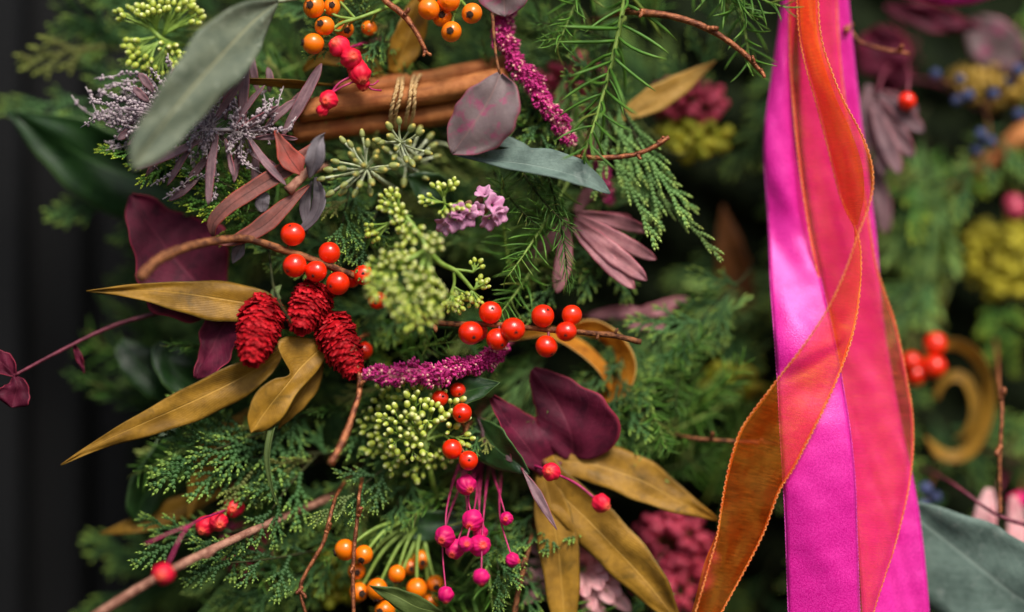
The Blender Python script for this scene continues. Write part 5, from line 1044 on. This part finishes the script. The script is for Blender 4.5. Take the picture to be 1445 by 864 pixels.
ev('j1', (890, 200, 60), (978, 372, 30), 0, 'longest juniper tip hanging right of the rose finger leaves', **JN)
ev('j2', (800, 90, 80), (812, 270, 50), 0, 'juniper sprig half hidden behind the hanging magenta spike', **JN)
ev('j1', (850, 560, 120), (910, 690, 60), 0, 'juniper sprig with yellow green tips over the right prong of the gold leaf', **JN)
ev('j2', (1300, 180, 240), (1340, 400, 190), 20, 'blurred juniper sprig hanging in the middle right of the ribbons', **JN)
NS = dict(name='needle_sprig', cat='needle sprig')
ev('n1', (888, -40, 20), (846, 252, -10), 0, 'bright green needle stem hanging down at the top centre, sharply seen', **NS)
ev('n2', (1000, -46, 20), (1108, 44, -16), 10, 'bright green needles reaching over the top of the satin ribbons', **NS)
ev('n2', (960, -80, 60), (1046, 60, 6), -20, 'needle sprig behind the knobbly copper twig tip', **NS)
ev('n1', (840, -90, 60), (800, 90, 20), 20, 'needle sprig left of the bright hanging needle stem', **NS)
ev('n1', (1010, -120, 60), (1090, 110, 26), 20, 'needle sprig tucked behind the left edge of the satin ribbons', **NS)
ev('d1', (730, 230, 40), (796, 356, -12), 0, 'dark fine needle sprig in front of the rose finger leaves', **NS)
ev('d1', (700, 250, 50), (750, 340, 6), 20, 'dark fine needle tuft right of the pink statice', **NS)
ev('d2', (770, 240, 30), (834, 420, -6), 0, 'dark needle sprig with long needles hanging to the berry twig', **NS)
for i, (a, b, txt) in enumerate([((840, 640, 140), (900, 520, 70), 'feathery green needle sprig next to the amber curl'), ((960, 640, 160), (950, 470, 80), 'feathery green needle sprig standing up beneath the berry twig tip'), ((930, 600, 160), (1060, 500, 100), 'feathery needle sprig leaning toward the front satin ribbon'),
      ((900, 680, 170), (1040, 640, 90), 'soft needle sprig reaching toward the sheer orange ribbon edge'), ((850, 600, 130), (800, 540, 70), 'needle sprig peeping out above the burgundy pair'), ((1000, 700, 180), (1050, 560, 120), 'soft needle sprig half covered by the sheer orange ribbon'),
      ((930, 440, 150), (1040, 400, 100), 'soft needle sprig in the shade right of the rose finger leaves'), ((760, 420, 120), (690, 370, 70), 'soft needle sprig in the shade under the pink statice')]):
    ev(('d2', 'n1', 'd2', 'd1')[i % 4], a, b, 15 * i, txt, **NS)
ev('n1', (900, 560, 120), (1000, 452, 70), 0, 'light green needle sprig between the berry twig tip and the front satin ribbon', **NS)
ev('n2', (960, 590, 130), (1076, 520, 80), 30, 'light green needle sprig touching the front satin ribbon', **NS)
ev('j1', (920, 500, 140), (1060, 450, 90), 0, 'soft juniper sprig below the brown leaf tip', **JN)
ev('n1', (880, 540, 110), (866, 650, 60), 10, 'light green needle sprig hanging over the big gold fork', **NS)
ev('n1', (560, 500, 90), (640, 470, 20), 0, 'light needle sprig in the gap under the bud panicle', **NS)
ev('n1', (720, 380, 70), (690, 240, 16), 20, 'wispy light needle sprig between the pink statice and the rose finger leaves', **NS)
ev('n2', (640, 690, 90), (560, 720, 30), 0, 'wispy needle sprig left of the hanging magenta everlastings', **NS)
ev('n1', (800, 260, 60), (720, 410, 10), -20, 'wispy light needle sprig hanging toward the eight berry twig', **NS)
ev('n1', (480, 330, 80), (560, 340, 30), 20, 'wispy needle sprig left of the bud panicle stem', **NS)
ev('n2', (820, 60, 60), (760, 40, 10), 0, 'wispy needle sprig above the hanging magenta spike', **NS)
ev('l1', (1330, 210, 260), (1350, 350, 210), 0, 'out of focus lime cedar sprig under the blue berries')
ev('l1', (1400, 200, 260), (1440, 270, 220), 20, 'out of focus lime cedar sprig above the bright yellow flower head')
ev('l1', (1300, 330, 270), (1330, 440, 220), 10, 'out of focus lime cedar sprig left of the bright yellow flower head')
ev('l1', (1400, 430, 270), (1440, 520, 210), 10, 'out of focus lime cedar sprig under the bright yellow flower head')
ev('l1', (470, 500, 90), (560, 470, 60), 10, 'lime cedar tip in the shade between the third red cone and the bud panicle')
ev('c3', (430, 560, 60), (290, 720, 20), -10, 'long cedar spray hanging below the forked gold leaf')
ev('d2', (330, 600, 190), (62, 560, 130), 0, 'blurred feathery sprig over the black door under the thin burgundy stem', **NS)
ev('d2', (310, 520, 190), (110, 440, 150), 20, 'blurred feathery sprig over the black door above the thin burgundy stem', **NS)
ev('n1', (330, 560, 210), (100, 500, 170), 40, 'blurred yellow green needle sprig by the small burgundy leaf', **NS)
ev('d2', (320, 380, 220), (130, 360, 180), 0, 'blurred dark sprig beside the large lobed burgundy leaf', **NS)

# ------------------------------------------------------------------ evergreens between and behind the flowers
ANCH = [('long eucalyptus leaf', 280, 110), ('broad dark leaf', 110, 230), ('top lime buds', 220, 50), ('dried mauve tuft', 260, 180), ('coral dried leaves', 390, 260), ('left orange hips', 460, 35), ('right orange hips', 635, 25), ('crimson everlasting string', 495, 90), ('cinnamon sticks', 560, 150), ('plum leaf', 680, 165), ('flat blue green leaf', 770, 240),
 ('pale umbels', 535, 225), ('hanging magenta spike', 760, 130), ('bright needle stem', 865, 120), ('knobbly copper twig', 1010, 50), ('yellow green flower head', 978, 196), ('pink pepper berries', 965, 140), ('red berry cluster', 450, 370), ('red cones', 420, 460), ('lobed burgundy leaf', 250, 350), ('upper gold leaf', 260, 415), ('lower gold leaf', 230, 580), ('forked gold leaf', 400, 540),
 ('green bud panicle', 590, 390), ('pink statice', 665, 300), ('rose finger leaves', 860, 370), ('eight berry twig', 750, 465), ('lying magenta spike', 600, 528), ('lime green umbel', 583, 606), ('burgundy pair', 800, 590), ('amber curl', 860, 510), ('big forked gold leaf', 860, 740), ('magenta everlastings', 665, 760), ('lower orange hips', 550, 815), ('pinkish branch', 280, 790), ('jointed copper twig', 440, 800), ('lower pepper berries', 945, 790),
 ('satin ribbons', 1150, 700), ('sheer orange ribbon', 1050, 700), ('mauve finger leaves', 1260, 190), ('blue berries', 1390, 120), ('bright yellow flower', 1420, 365), ('amber peel ring', 1350, 560), ('large blue green leaf', 1390, 800), ('dangling copper twig', 1411, 640), ('coral ribbon edge', 1280, 560), ('bow loop', 1330, 10), ('dark gold leaf tip', 1030, 370)]
used = {}
def auto_label(key, x, y, deep):
    s = sorted(ANCH, key=lambda a: math.hypot(a[1] - x, a[2] - y))[:3]; kind = {'c': 'cedar sprig', 'l': 'lime cedar sprig', 'j': 'juniper sprig', 'd': 'dark needle sprig', 'n': 'needle sprig'}[key[0]]
    pos = 'deep behind' if deep else 'tucked behind'
    for lab in ('%s %s the %s' % (kind, pos, s[0][0]), '%s %s the %s and the %s' % (kind, pos, s[0][0], s[1][0]), '%s %s the %s and the %s' % (kind, pos, s[0][0], s[2][0]), '%s %s the %s and the %s' % (kind, pos, s[1][0], s[2][0])):
        if lab not in used: used[lab] = 1; return lab
    for q in ('hidden between', 'pressed in between', 'half seen between'):
        lab = '%s %s the %s and the %s' % (kind, q, s[0][0], s[1][0])
        if lab not in used: used[lab] = 1; return lab
    return '%s %s the %s' % (kind, 'lost in the shade around', s[0][0])
NAME = {'c': 'cedar_sprig', 'l': 'cedar_sprig', 'j': 'juniper_sprig', 'd': 'needle_sprig', 'n': 'needle_sprig'}
pack = random.Random(8)
def inside(x, y): return x > 300 + 40 * math.sin(y / 120) and not (960 < x < 1085 and 190 < y < 360)
def packed(gx, gy, keys, dlo, dhi, rise, ll, deep, x0=300, x1=1540):
    for i in range(gx):
        for j in range(gy):
            x = x0 + (i + pack.uniform(.05, .95)) * (x1 - x0) / gx; y = -60 + (j + pack.uniform(.05, .95)) * 1000 / gy
            if not inside(x, y): continue
            ang = math.atan2(y - 250, x - 980) + pack.uniform(-.9, .9)
            if x > 1000: ang = pack.uniform(.2, 2.9)
            L = pack.uniform(*ll); d0 = pack.uniform(dlo, dhi); d1 = d0 - pack.uniform(*rise); key = keys[pack.randrange(len(keys))]
            x2, y2 = x + L * math.cos(ang), y + L * math.sin(ang)
            if 930 < x2 < 1095 and 190 < y2 < 400: continue
            if d1 < 240 and any(math.hypot(x2 - u, y2 - v) < 75 or math.hypot((x + x2) / 2 - u, (y + y2) / 2 - v) < 75 for u, v in ((1420, 365), (1400, 118), (978, 196), (960, 140), (945, 790), (1350, 560), (1400, 750), (820, 810), (1260, 180))): continue
            if not deep and 1040 < x2 < 1300 and d1 < 140: continue
            nm = NAME[key[0]]; mx, my = (x + x2) / 2, (y + y2) / 2
            o = place(key, (x, y, d0), (x2, y2, d1), pack.uniform(-40, 40), auto_label(key, mx, my, deep), 'evergreens packed behind the flowers', cat=nm.replace('_', ' '))
packed(12, 9, ['c1', 'c2', 'c3', 'c1', 'c3', 'c2', 'n1', 'd2', 'j2'], 90, 150, (20, 70), (140, 215), False, 330, 1050)
packed(4, 5, ['c1', 'l1', 'c3', 'j1', 'c2', 'l1', 'd2'], 220, 290, (40, 90), (150, 220), False, 1215, 1520)
packed(8, 6, ['d1', 'n1', 'd2', 'c2', 'd1'], 80, 120, (30, 70), (100, 150), False, 420, 1040)
packed(10, 6, ['c1', 'c2', 'c3', 'd2', 'c1', 'c3', 'j1', 'c2', 'd1'], 250, 320, (90, 160), (190, 270), True)
